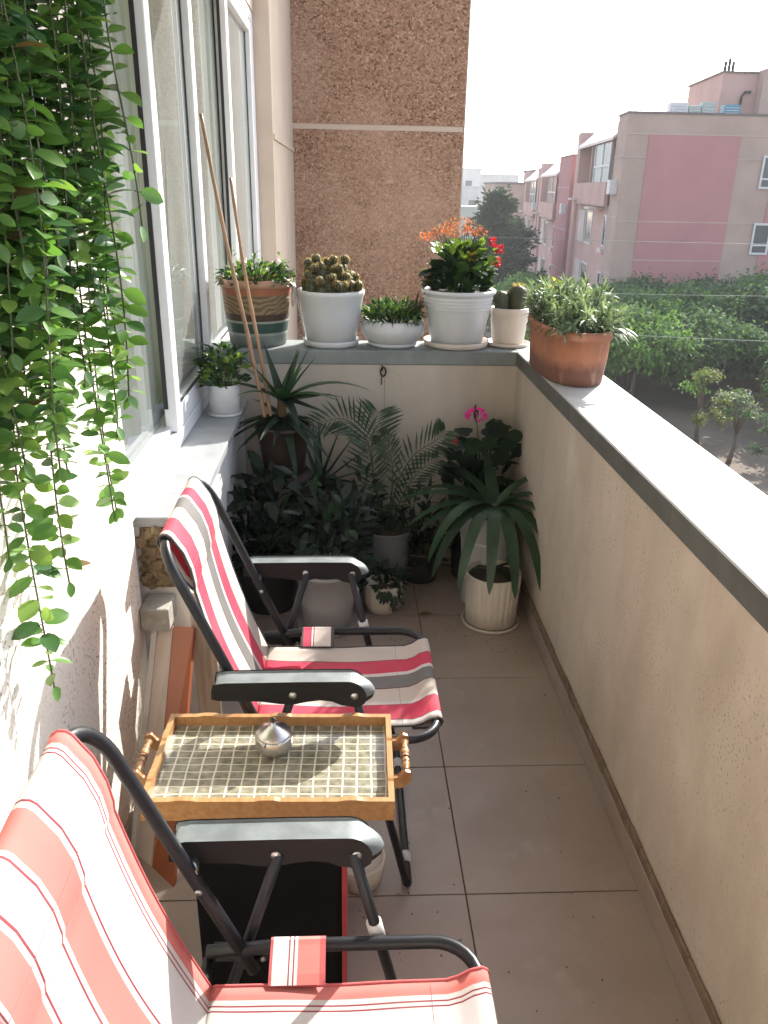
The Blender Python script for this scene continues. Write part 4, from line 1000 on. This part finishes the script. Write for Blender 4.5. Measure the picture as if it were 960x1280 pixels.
# strands: top (x,y) offset, bottom z (world), sideways drift
def strand(x, y, zb, drift, dens, sz, gap=()):
    b = MB(); o = V(-.50, 1.35, 2.32)
    p = V(x, y, 2.41); pts = [V(-.50+(x+.5)*.4, 1.35+(y-1.35)*.4, 2.42)]
    L = 2.41-zb; n = max(6, int(L/.022)); ph = R.uniform(0, 6)
    for i in range(n+1):
        q = i/n
        pts.append(V(x+drift[0]*q+.008*math.sin(q*9+ph), y+drift[1]*q+.010*math.sin(q*7+ph*2), 2.41-L*q))
    b.tube([q-o for q in pts], .0017, M['vine'], 5)
    step = 0; z = 2.41; a = R.uniform(0, 6); s = 0.
    total = L
    while s < total-.01:
        q = s/total; i = min(int(q*n), n-1); base = pts[1+i].lerp(pts[2+i], q*n-i)
        den = dens(base.z)
        for k in range(2):
            an = a+k*PI+R.uniform(-.35,.35); rr = R.random()
            d = V(math.cos(an), math.sin(an), R.uniform(-.5,.45))
            l = sz*(1.25 if base.z < 1.15 else 1)*R.uniform(.75,1.2)*(1 if q < .93 else .75)
            m_ = R.choice([M['lf_hang'], M['lf_hang'], M['lf_hang2'], M['lf_hang3'], M['lf_hang'], M['lf_hang3'] if base.z > 1.5 else M['lf_hang2']]) if R.random() > .012 else M['lf_dry']  # deep green above, pale below: the ceiling's shade put into leaf colours
            b.tube([base-o, base+d*.006-o], .001, M['vine'], 4, caps=False)
            b.leaf(base+d*.005-o, d, V(.15,-.35,1)+rvec(.6), l, l*R.uniform(.52,.66), m_, R.uniform(.1,.5), 5, R.uniform(.12,.35), 'oval', R.uniform(-.35,.35))
        a += PI/2+R.uniform(-.3,.3); s += den*R.uniform(.75,1.25)
    for k in range(2): b.leaf(pts[-1]-o, V(R.uniform(-.5,.5), R.uniform(-.5,.5), -1), V(1,-.6,0), sz*.75, sz*.5, M['lf_hang'], .1, 5)
    v = b.build('vine', t); return v
D1 = lambda z: .0155 if z > 1.25 else .0235
D2 = lambda z: .030
ST = [(-.52,1.30,.815,(-.025,.0),D1),(-.485,1.34,1.02,(-.005,0),D1),(-.44,1.42,1.12,(.0,.02),D1),(-.455,1.50,1.085,(.0,.03),D1),(-.40,1.46,1.28,(-.02,0),D1),
      (-.54,1.26,1.30,(-.01,0),D1),(-.53,1.20,1.12,(-.02,.02),D1),(-.47,1.28,1.33,(0,0),D1),(-.50,1.40,1.22,(0,0),D1),(-.42,1.36,1.40,(-.01,.02),D1),
      (-.37,1.44,1.63,(.025,.03),D2),(-.48,1.22,1.46,(0,0),D1),(-.55,1.34,1.18,(-.015,.02),D1),(-.45,1.25,1.55,(0,0),D1),(-.51,1.47,1.30,(0,0),D1),(-.43,1.30,1.60,(.0,0),D1),
      (-.41,1.40,1.52,(.0,.0),D1),(-.49,1.45,1.42,(0,.0),D1),(-.53,1.38,1.36,(0,0),D1),(-.46,1.38,1.50,(.01,.0),D1)]
ST += [(-.50+R.uniform(-.06,.07), 1.28+R.uniform(-.08,.16), R.uniform(1.28,1.62), (0,0), D1) for _ in range(22)] + [(-.385-.012*k, 1.43+.02*k, 1.34+.06*(k*3%5), (.0,.01), D1) for k in range(5)]
for s in ST: strand(s[0]-.008, s[1]-.01, s[2], s[3], s[4], .0375)

# ------------------------------------------------------------------ OUTSIDE
GZ = -7.5
b = MB(); b.add([(-119,-59,GZ),(149,-59,GZ),(149,299,GZ),(-119,299,GZ)], [(0,1,2,3)], M['earth']); tag(b.build('ground'), kind='structure')
b = MB(); b.add([(9.5,48,GZ+.02),(15,48,GZ+.02),(47,330,GZ+.02),(38,330,GZ+.02)], [(0,1,2,3)], M['asphalt']); tag(b.build('street'), kind='structure')
b = MB(); b.box(-6, -1.02, -6, 20, GZ-.2, -.16, M['bbeige']); b.box(-1.019, 1.0, -2.2, 8.6, GZ-.2, -.31, M['bbeige']); tag(b.build('own_building'), 'beige lower storeys of the block under this balcony', 'building')
# pink apartment building
CX, CY, E_ = 16.03, 50.0, .117
def bl(s, t_, z): return V(CX+s+E_*t_, CY+t_, z)
class BB(MB):
    def pb(s, s0, s1, t0, t1, z0, z1, m): s.box(s0, s1, t0, t1, z0, z1, m, lambda p: bl(p.x, p.y, p.z))
def win(parent, s0, s1, t0, t1, z0, z1, pane, axis, frame=.12, bars=1):
    b = BB()
    if axis == 's':   # on the front face (facing -t)
        b.pb(s0, s1, t0-.07, t0, z0, z0+frame, M['bframe']); b.pb(s0, s1, t0-.07, t0, z1-frame, z1, M['bframe'])
        b.pb(s0, s0+frame, t0-.07, t0, z0+frame, z1-frame, M['bframe']); b.pb(s1-frame, s1, t0-.07, t0, z0+frame, z1-frame, M['bframe'])
        for k in range(bars): zz = z0+(z1-z0)*.3; b.pb(s0+frame, s1-frame, t0-.06, t0, zz-.05, zz+.05, M['bframe'])
        w = b.build('window', parent); b = BB(); b.pb(s0+frame, s1-frame, t0-.03, t0-.005, z0+frame, z1-frame, pane); b.build('pane', w)
    else:
        x = s0
        b.pb(x-.07, x, t0, t1, z0, z0+frame, M['bframe']); b.pb(x-.07, x, t0, t1, z1-frame, z1, M['bframe'])
        b.pb(x-.07, x, t0, t0+frame, z0+frame, z1-frame, M['bframe']); b.pb(x-.07, x, t1-frame, t1, z0+frame, z1-frame, M['bframe'])
        w = b.build('window', parent); b = BB(); b.pb(x-.03, x-.005, t0+frame, t1-frame, z0+frame, z1-frame, pane); b.build('pane', w)
def side_unit(t, T, RZ, dz, glz, pil_m, lenr=14.2, pil=2.7):
    # T = start; pilaster, then recessed bay with balcony, sloping pale roof and windows
    b = BB(); b.pb(0, 14, T, T+pil, GZ, RZ, pil_m); b.build('pilaster', t)
    b = BB(); b.pb(-.04, 14, T-.03, T+pil+.03, RZ+.001, RZ+.12, M['bcap']); b.build('parapet_cap', t)
    a0 = T+pil; a1 = a0+lenr
    b = BB(); b.pb(.25, 14, a0+.002, a1-.002, GZ, .75+dz, M['brose']); b.pb(1.1, 14, a0+.002, a1-.002, .751+dz, 4.6+dz, M['bbeige']); b.build('wall', t)
    b = BB(); b.pb(0, 14, a1, a1+1.6, GZ, RZ-.01, M['brose']); b.pb(.01, 1.09, (a0+a1)/2+1.3, (a0+a1)/2+1.6, 2.2+dz, 4.6+dz, M['bbeige']); b.build('pilaster', t)
    b = BB()   # sloping roof slab
    v = [bl(-.25,a0,4.72+dz), bl(-.25,a1,4.72+dz), bl(1.25,a1,6.0+dz), bl(1.25,a0,6.0+dz)]
    v += [q+V(0,0,-.16) for q in v]
    b.add(v, [(0,1,2,3),(7,6,5,4),(0,4,5,1),(1,5,6,2),(2,6,7,3),(3,7,4,0)], M['broof']); b.build('roof', t)
    b = BB(); b.pb(-.25, -.02, a0+.6, a1-1.0, .85+dz, 2.2+dz, M['brose']); b.pb(-.3, .249, a0+.5, a1-.9, .76+dz, .849+dz, M['bbeige']); b.build('balcony', t)
    b = BB(); b.pb(-.1, .0, a0+.7, a0+6.2, 2.21+dz, 4.5+dz, glz); b.build('glazing', t)
    b = BB()
    for q in (a0+.65, a0+3.3, a0+6.2): b.pb(-.16, -.101, q, q+.14, 2.21+dz, 4.5+dz, M['bframe'])
    b.pb(-.16, -.101, a0+.66, a0+6.3, 3.1+dz, 3.22+dz, M['bframe']); b.build('glazing_bar', t)
    for (zb, zt) in ((-1.9, .35), (-5.2, -3.2)):
        win(t, .25, 0, a0+6.6, a0+9.4, zb+dz, zt+dz, M['bred'] if dz else M['bwin'], 't')
        b = BB(); b.pb(.12, .249, a0+9.6, a0+12.2, zb+dz, zt+dz, M['bcream']); b.build('shutter', t)
        win(t, .25, 0, a0+1.3, a0+2.3, zb+.2+dz, zt-.1+dz, M['bwin'], 't', .1)
        b = BB(); b.pb(-.05, .249, a0+1.2, a0+2.4, zb-.15+dz, zb+.1+dz, M['broof']); b.build('ledge', t)
    b = BB(); b.pb(-.75, .249, a0+3.0, a0+4.9, .55+dz, .68+dz, M['broof']); b.pb(-.7, .249, a0+11.9, a0+13.3, 1.0+dz, 1.13+dz, M['broof']); b.build('canopy', t)
    b = BB(); b.pb(-.45, -.001, T+.9, T+1.8, 1.5+dz, 2.3+dz, M['bframe']); b.build('cooler', t)
    for zz in (3.55, .2, -3.1): b = BB(); b.pb(-.025, -.002, T+.01, T+pil-.01, zz+dz, zz+.07+dz, M['bjoint']); b.build('joint', t)
t = thing('apartment_building', (CX, CY, GZ), 'nearest pink apartment block with a wide blank pink end wall and roof tower', 'building', 'apartment blocks along the street')
t.location = (0,0,0)
side_unit(t, 0, 5.80, 0, M['bblue'], M['bbeige'])
b = BB(); b.pb(1.62, 30, -.002, 18, GZ, 5.79, M['bbeige']); b.pb(.002, 1.618, -.0018, 2, GZ, 5.785, M['bbeige']); b.build('wall', t)
b = BB(); b.pb(1.35, 6.75, -.05, -.0025, GZ, 4.72, M['bpink']); b.pb(9.0, 16, -.05, -.0025, GZ, 3.4, M['bpink']); b.build('pink_panel', t)
for (s0, s1, zz) in ((.02,9,4.73),(.02,1.34,3.5),(6.76,8.9,3.5),(.02,1.34,.0),(6.76,8.9,.0),(1.34,6.75,.0),(1.34,6.75,-2.2)):
    q = .055 if 1.3 < s0 < 6 else .03
    b = BB(); b.pb(s0, s1, -q-.008, -q+.0, zz, zz+.06, M['bjoint']); b.build('joint', t)
b = BB(); b.pb(-.05, 30, -.06, .1, 5.80, 5.90, M['bcap']); b.build('parapet_cap', t)
win(t, 8.4, 9.5, -.05, 0, -1.75, .05, M['bwin'], 's'); win(t, 8.25, 9.9, -.05, 0, 1.95, 3.75, M['bwin'], 's')
b = BB(); b.pb(6.5, 20, 4.5, 12, 5.79, 8.5, M['brose']); b.pb(8.7, 20, 3.4, 4.499, 5.79, 8.65, M['bbeige']); tw = b.build('roof_tower', t)
b = BB(); b.pb(6.4, 20.1, 4.4, 12.1, 8.501, 8.6, M['bcap']); b.build('tower_cap', tw)
b = BB(); b.tube([bl(7.7,4.3,5.8), bl(7.8,4.3,7.2), bl(7.95,4.25,7.45), bl(8.3,4.2,7.45)], .08, M['iron'], 8); b.build('pipe', t)
b = BB()
for k in range(3): b.tube([bl(7.0+k*.25,6,8.55), bl(7.0+k*.25,6,9.3+.2*(k%2))], .1, M['iron'], 8)
b.tube([bl(9.6,5,8.55), bl(9.65,5,9.8)], .07, M['iron'], 6); b.build('chimney', t)
for (s0, s1, h_, m_, nm, lab) in ((3.0,4.1,.75,M['bframe'],'roof_cooler','small white slatted cooler at the left of the flat roof'),(4.15,4.9,.6,M['bgreen'],'roof_cooler','low grey green cooler cabinet beside the white roof cooler'),(4.95,5.8,.8,M['bgreen'],'roof_cooler','larger grey green cooler cabinet on the flat roof'),(6.3,7.3,.7,M['bblu'],'water_tank','blue water tank on the flat roof before the tower')):
    b = BB(); b.pb(s0, s1, 2.6, 3.4, 5.83, 5.9+h_, m_)
    for k in range(4): b.pb(s0+.1, s1-.1, 2.57, 2.599, 5.98+k*h_*.2, 6.02+k*h_*.2, M['bframe'])
    o = b.build(nm); bevel(o, .03, 2); tag(o, lab, 'roof unit')
t = thing('apartment_building', (0,0,0), 'second apartment block down the street with a pink corner pilaster', 'building', 'apartment blocks along the street')
side_unit(t, 20.6, 4.3, -1.7, M['bred'], M['bpink'], 14, 7.5)
b = BB(); b.pb(14.1, 16, 20.6, 42, GZ, 4.2, M['bbeige']); b.build('wall', t)
t = thing('apartment_building', (0,0,0), 'third apartment block, farthest of the row behind the pine', 'building', 'apartment blocks along the street')
side_unit(t, 44.6, 3.75, -2.0, M['bwin'], M['brose'], 14, 1.5)
# far blocks
def far_block(x, y, w, d, h, m, lab, wins=True):
    t = thing('distant_building', (x, y, GZ), lab, 'building', 'distant buildings')
    b = MB(); b.box(-w/2, w/2, 0, d, 0, h, m); b.build('wall', t)
    b = MB(); b.box(-w/2-.15, w/2+.15, -.15, d+.15, h+.001, h+.3, M['bcap'] if m is M['bbeige'] else m); b.build('parapet', t)
    if wins:
        for i in range(max(1, int(w/4))):
            for k in range(2):
                xx = -w/2+2+i*4; zz = h-2.6-k*3.2
                b = MB(); b.box(xx-.8, xx+.8, -.06, -.002, zz-1.3, zz, M['bwin']); b.build('window', t)
    return t
far_block(30.5, 122, 5, 14, 11.6, M['bbeige'], 'beige block with stepped tower behind the third apartment block')
far_block(26.5, 126, 8, 14, 9.8, M['bbeige'], 'lower beige block right behind the top of the pine')
far_block(27.5, 112, 4, 6, 7.2, M['brose'], 'small rose annex in front of the beige blocks')
far_block(26, 190, 16, 20, 9.3, M['bwhite'], 'pale far block left of the pine near the pebble wall')
far_block(29, 215, 9, 20, 13.5, M['bwhite'], 'taller whitish far block seen over the pine')
far_block(40, 230, 12, 20, 12.4, M['bwhite'], 'far whitish block behind the beige stepped tower')
far_block(21, 150, 9, 8, 5.9, M['bgreen'], 'low grey far wall left of the pine', False)

# trees
def tree_mesh(h, rad, n, size, mats, trunk_h, tall=1., lobes=9):
    """returns (trunk MB, crown MB): limbs, then leaf clumps gathered round limb ends"""
    tb, cb = MB(), MB()
    top = V(R.uniform(-.1,.1)*rad, R.uniform(-.1,.1)*rad, trunk_h)
    tb.tube([(0,0,0), (top*.5)+rvec(.05), top], .1, M['bark'], 7, rs=[.035*h, .025*h, .02*h])
    cl = []
    for i in range(lobes):
        a = 2*PI*i/lobes+R.uniform(-.4,.4); q = R.uniform(.25,.85)
        e = V(math.cos(a)*rad*q, math.sin(a)*rad*q, trunk_h+(h-trunk_h)*(R.uniform(.15,.95)-.25*q)*tall)
        tb.tube([top, (top+e)/2+V(0,0,.1*h), e], .03, M['bark'], 5, rs=[.014*h, .009*h, .004*h])
        cl.append((e, rad*R.uniform(.28,.5)))
    cl.append((V(0,0,trunk_h+(h-trunk_h)*.75), rad*.45))
    per = n//len(cl)
    for (c, r) in cl:
        m_ = R.choice(mats)
        for sub in range(7):
            cc = c+rvec(1).normalized()*r*R.uniform(.3,.8); cc.z = c.z+(cc.z-c.z)*.65; mm = m_ if R.random() < .7 else R.choice(mats)
            for k in range(per//7):
                p = cc+V(R.gauss(0,.3), R.gauss(0,.3), R.gauss(0,.18))*r
                cb.leaf(p, rvec(1)+V(0,0,-.1), V(0,0,1)+rvec(.6), size*R.uniform(.6,1.3), size*.55, mm, .3, 1 if size < .1 else 2, .2, 'mid' if size >= .1 else 'oval')
    return tb, cb
def make_tree(name, loc, label, cat, grp, **k):
    t = thing(name, loc, label, cat, grp); tb, cb = tree_mesh(**k); tb.build('trunk', t); cb.build('crown', t); return t
protos = [make_tree('orchard_tree', (14.2,31,GZ), 'fresh', 'tree', 'orchard trees below the balcony', h=4.6, rad=2.7, n=9000, size=.27, mats=[M['t1'], M['t1'], M['t2']], trunk_h=1.9, lobes=14),
          make_tree('orchard_tree', (18.3,33,GZ), 'dull', 'tree', 'orchard trees below the balcony', h=4.5, rad=2.7, n=9000, size=.25, mats=[M['t2'], M['t3'], M['t2']], trunk_h=1.9, lobes=14),
          make_tree('orchard_tree', (20.6,36,GZ), 'blue', 'tree', 'orchard trees below the balcony', h=4.8, rad=2.9, n=9000, size=.27, mats=[M['t3'], M['t3'], M['t2']], trunk_h=1.9, lobes=14)]
spots = [(0,12.6,34.5,.95),(1,16.4,35.5,1),(2,20.6,38.5,1.1),(0,14.2,39.5,1.05),(0,17.2,41,1.0),(2,23.2,43,1.05),(1,19.4,44,1),(0,15.6,45.5,.95),(1,12.5,41.5,.95),(2,18.0,47.2,.9),(1,13.0,47.0,.9),(2,22.0,34.5,1.0),(1,24.6,39,1.0),(2,21.8,47.0,1.0),(0,10.8,38.5,.9),(1,10.2,44,.9),(2,26.5,45,1.05),(1,25.2,47.6,1.0),(0,19.0,30.4,.8),(2,16.2,49,.85),(0,11.2,50,.9)]
tl = {0: 'fresh green orchard tree', 1: 'dull green orchard tree', 2: 'bluish green orchard tree'}
wh_ = ['foremost by the planter', 'in the front row beside the coping', 'behind the flowering shrub', 'in the middle of the grove', 'brightest under the pink wall', 'under the lower end wall window', 'centre back before the pink wall', 'at the foot of the pink panel', 'left half way back', 'touching the end wall', 'back left by the street', 'front right near the frame edge', 'right side mid row', 'back right under the windows', 'left edge by the street', 'far left by the road', 'right edge of the picture', 'back right corner', 'small, low at the right edge', 'at the building corner', 'last at the street side']
used = set()
for i, (k, x, y, s) in enumerate(spots):
    o = protos[k] if k not in used else copy_tree(protos[k])
    used.add(k)
    o.location = (x, y, GZ); o.rotation_euler = (0, 0, R.uniform(0, 6.28)); o.scale = (s*R.uniform(.9,1.1), s*R.uniform(.9,1.1), s*R.uniform(.92,1.08))
    o['label'] = tl[k]+' '+wh_[i]
make_tree('flowering_shrub', (13.6,29.2,GZ), 'yellow green young tree standing on bare earth below the coping', 'tree', None, h=3.3, rad=1.0, n=1500, size=.14, mats=[M['t5'], M['t5'], M['t1']], trunk_h=1.3, lobes=6)
make_tree('flowering_shrub', (14.0,27.3,GZ), 'thin shrub with pale whitish flower heads on bare earth', 'shrub', None, h=2.9, rad=1.0, n=1000, size=.13, mats=[M['t4'], M['t4'], M['t4'], M['t2']], trunk_h=1.1, lobes=7)
make_tree('shrub', (15.3,26.6,GZ), 'dark rounded bush at the right edge on the dirt path', 'shrub', None, h=2.5, rad=1.05, n=3000, size=.11, mats=[M['t3']], trunk_h=.5, lobes=10)
# pine: tiers of drooping limbs with needle tufts
def pine(loc, h, rad, label, n=70):
    t = thing('pine_tree', loc, label, 'tree'); tb, cb = MB(), MB()
    tb.tube([(0,0,0),(.1,0,h*.5),(0,.1,h*.97)], .2, M['bark'], 8, rs=[.26,.17,.04])
    for i in range(n):
        q = i/n; z = h*(.12+.86*q); a = i*2.4+R.uniform(-.4,.4); L = rad*(1-q)**.6*R.uniform(.35,1.25)+.3
        e = V(math.cos(a)*L, math.sin(a)*L, z+L*R.uniform(.0,.45))
        tb.tube([(0,0,z), (V(0,0,z)+e)/2+V(0,0,-.1), e], .05, M['bark'], 5, rs=[.05,.035,.015])
        for k in range(int(8+L*11)):
            u = R.uniform(.25,1.05); p = V(0,0,z).lerp(e, u)+V(R.gauss(0,.22), R.gauss(0,.22), R.gauss(0,.18))
            for s in range(6): cb.leaf(p+rvec(.2), V(math.cos(a), math.sin(a), .5)+rvec(.8), rvec(1), R.uniform(.3,.6), .17, M['pine'], 0, 2, .2, 'mid')
    tb.build('trunk', t); cb.build('crown', t); return t
pine((12.2, 69, GZ), 9.0, 2.6, 'dark hazy pine tree rising between the pebble wall and the apartment row')
pine((14.3, 73, GZ), 6.6, 2.4, 'lower dark pine tree close to the third apartment block', 55)
# cables
for (a, c, r_, lab) in ((( -3,24,.55),(24,26,.30), .006, 'upper green cable stretched past the pine'), ((-3,24,-.95),(24,25,-1.15), .006, 'lower green cable stretched past the pine'), ((2,22,-1.75),(24,22.5,-2.35), .007, 'pale cable sagging across the orchard trees')):
    b = MB(); A, C_ = Vector(a), Vector(c); b.tube([A.lerp(C_, i/20)+V(0,0,-.35*math.sin(PI*i/20)*.4) for i in range(21)], r_, M['cable'], 6); tag(b.build('cable'), lab, 'cable', 'cables crossing the yard')

hz = bpy.data.materials.new('haze_air'); hz.use_nodes = True; hn = hz.node_tree; hn.nodes.remove(hn.nodes['Principled BSDF'])
pv = hn.nodes.new('ShaderNodeVolumePrincipled'); pv.inputs['Color'].default_value = (.93,.93,.93,1); pv.inputs['Density'].default_value = .00065; pv.inputs['Anisotropy'].default_value = .2
hn.links.new(pv.outputs[0], hn.nodes['Material Output'].inputs['Volume'])
b = MB(); b.box(-120, 150, -60, 300, GZ-1.2, 14, hz); tag(b.build('haze'), kind='stuff')

# ------------------------------------------------------------------ CAMERA, LIGHT, WORLD
f = 1000.; vp = (433., 232.)
yd = V((vp[0]-480)/f, (vp[1]-640)/f, 1).normalized(); xd = yd.cross(V(0,-1,0)).normalized()
if xd.x < 0: xd = -xd
zd = xd.cross(yd).normalized()
if zd.y > 0: zd = -zd
# rows: world axes expressed in camera axes (x right, y down, z forward)
right = V(xd.x, yd.x, zd.x); down = V(xd.y, yd.y, zd.y); fwd = V(xd.z, yd.z, zd.z)
cd = bpy.data.cameras.new('camera'); cam = bpy.data.objects.new('camera', cd); COL.objects.link(cam)
m3 = Matrix((right, -down, -fwd)).transposed()
cam.matrix_world = Matrix.Translation((0,0,1.7)) @ m3.to_4x4()
cd.sensor_fit = 'HORIZONTAL'; cd.sensor_width = 36; cd.lens = 36*f/960; cd.clip_start = .02; cd.clip_end = 3000
sc.camera = cam
S = V(.95, 1.40, 1.0).normalized()
el = math.asin(S.z); az = math.atan2(S.x, S.y)
ld = bpy.data.lights.new('sun', 'SUN'); ld.energy = 3.6; ld.angle = math.radians(.55); ld.color = (1, .95, .87)
lo = bpy.data.objects.new('sun', ld); COL.objects.link(lo); lo.rotation_euler = S.to_track_quat('Z', 'Y').to_euler(); lo.location = (5, 8, 12)
w = bpy.data.worlds.new('World'); sc.world = w; w.use_nodes = True
nt = w.node_tree; bg = nt.nodes['Background']
sk = nt.nodes.new('ShaderNodeTexSky'); sk.sky_type = 'NISHITA'; sk.sun_disc = False
sk.sun_elevation = el; sk.sun_rotation = az; sk.air_density = 1.0; sk.dust_density = 1.5; sk.ozone_density = 1.0
hs = nt.nodes.new('ShaderNodeHueSaturation'); hs.inputs['Saturation'].default_value = .6; nt.links.new(sk.outputs[0], hs.inputs['Color']); nt.links.new(hs.outputs[0], bg.inputs[0]); bg.inputs[1].default_value = .15
vs = sc.view_settings; vs.view_transform = 'Standard'; vs.look = 'None'; vs.gamma = 1; vs.use_curve_mapping = False; vs.exposure = 1.72
sc.cycles.max_bounces = 8; sc.cycles.transparent_max_bounces = 16
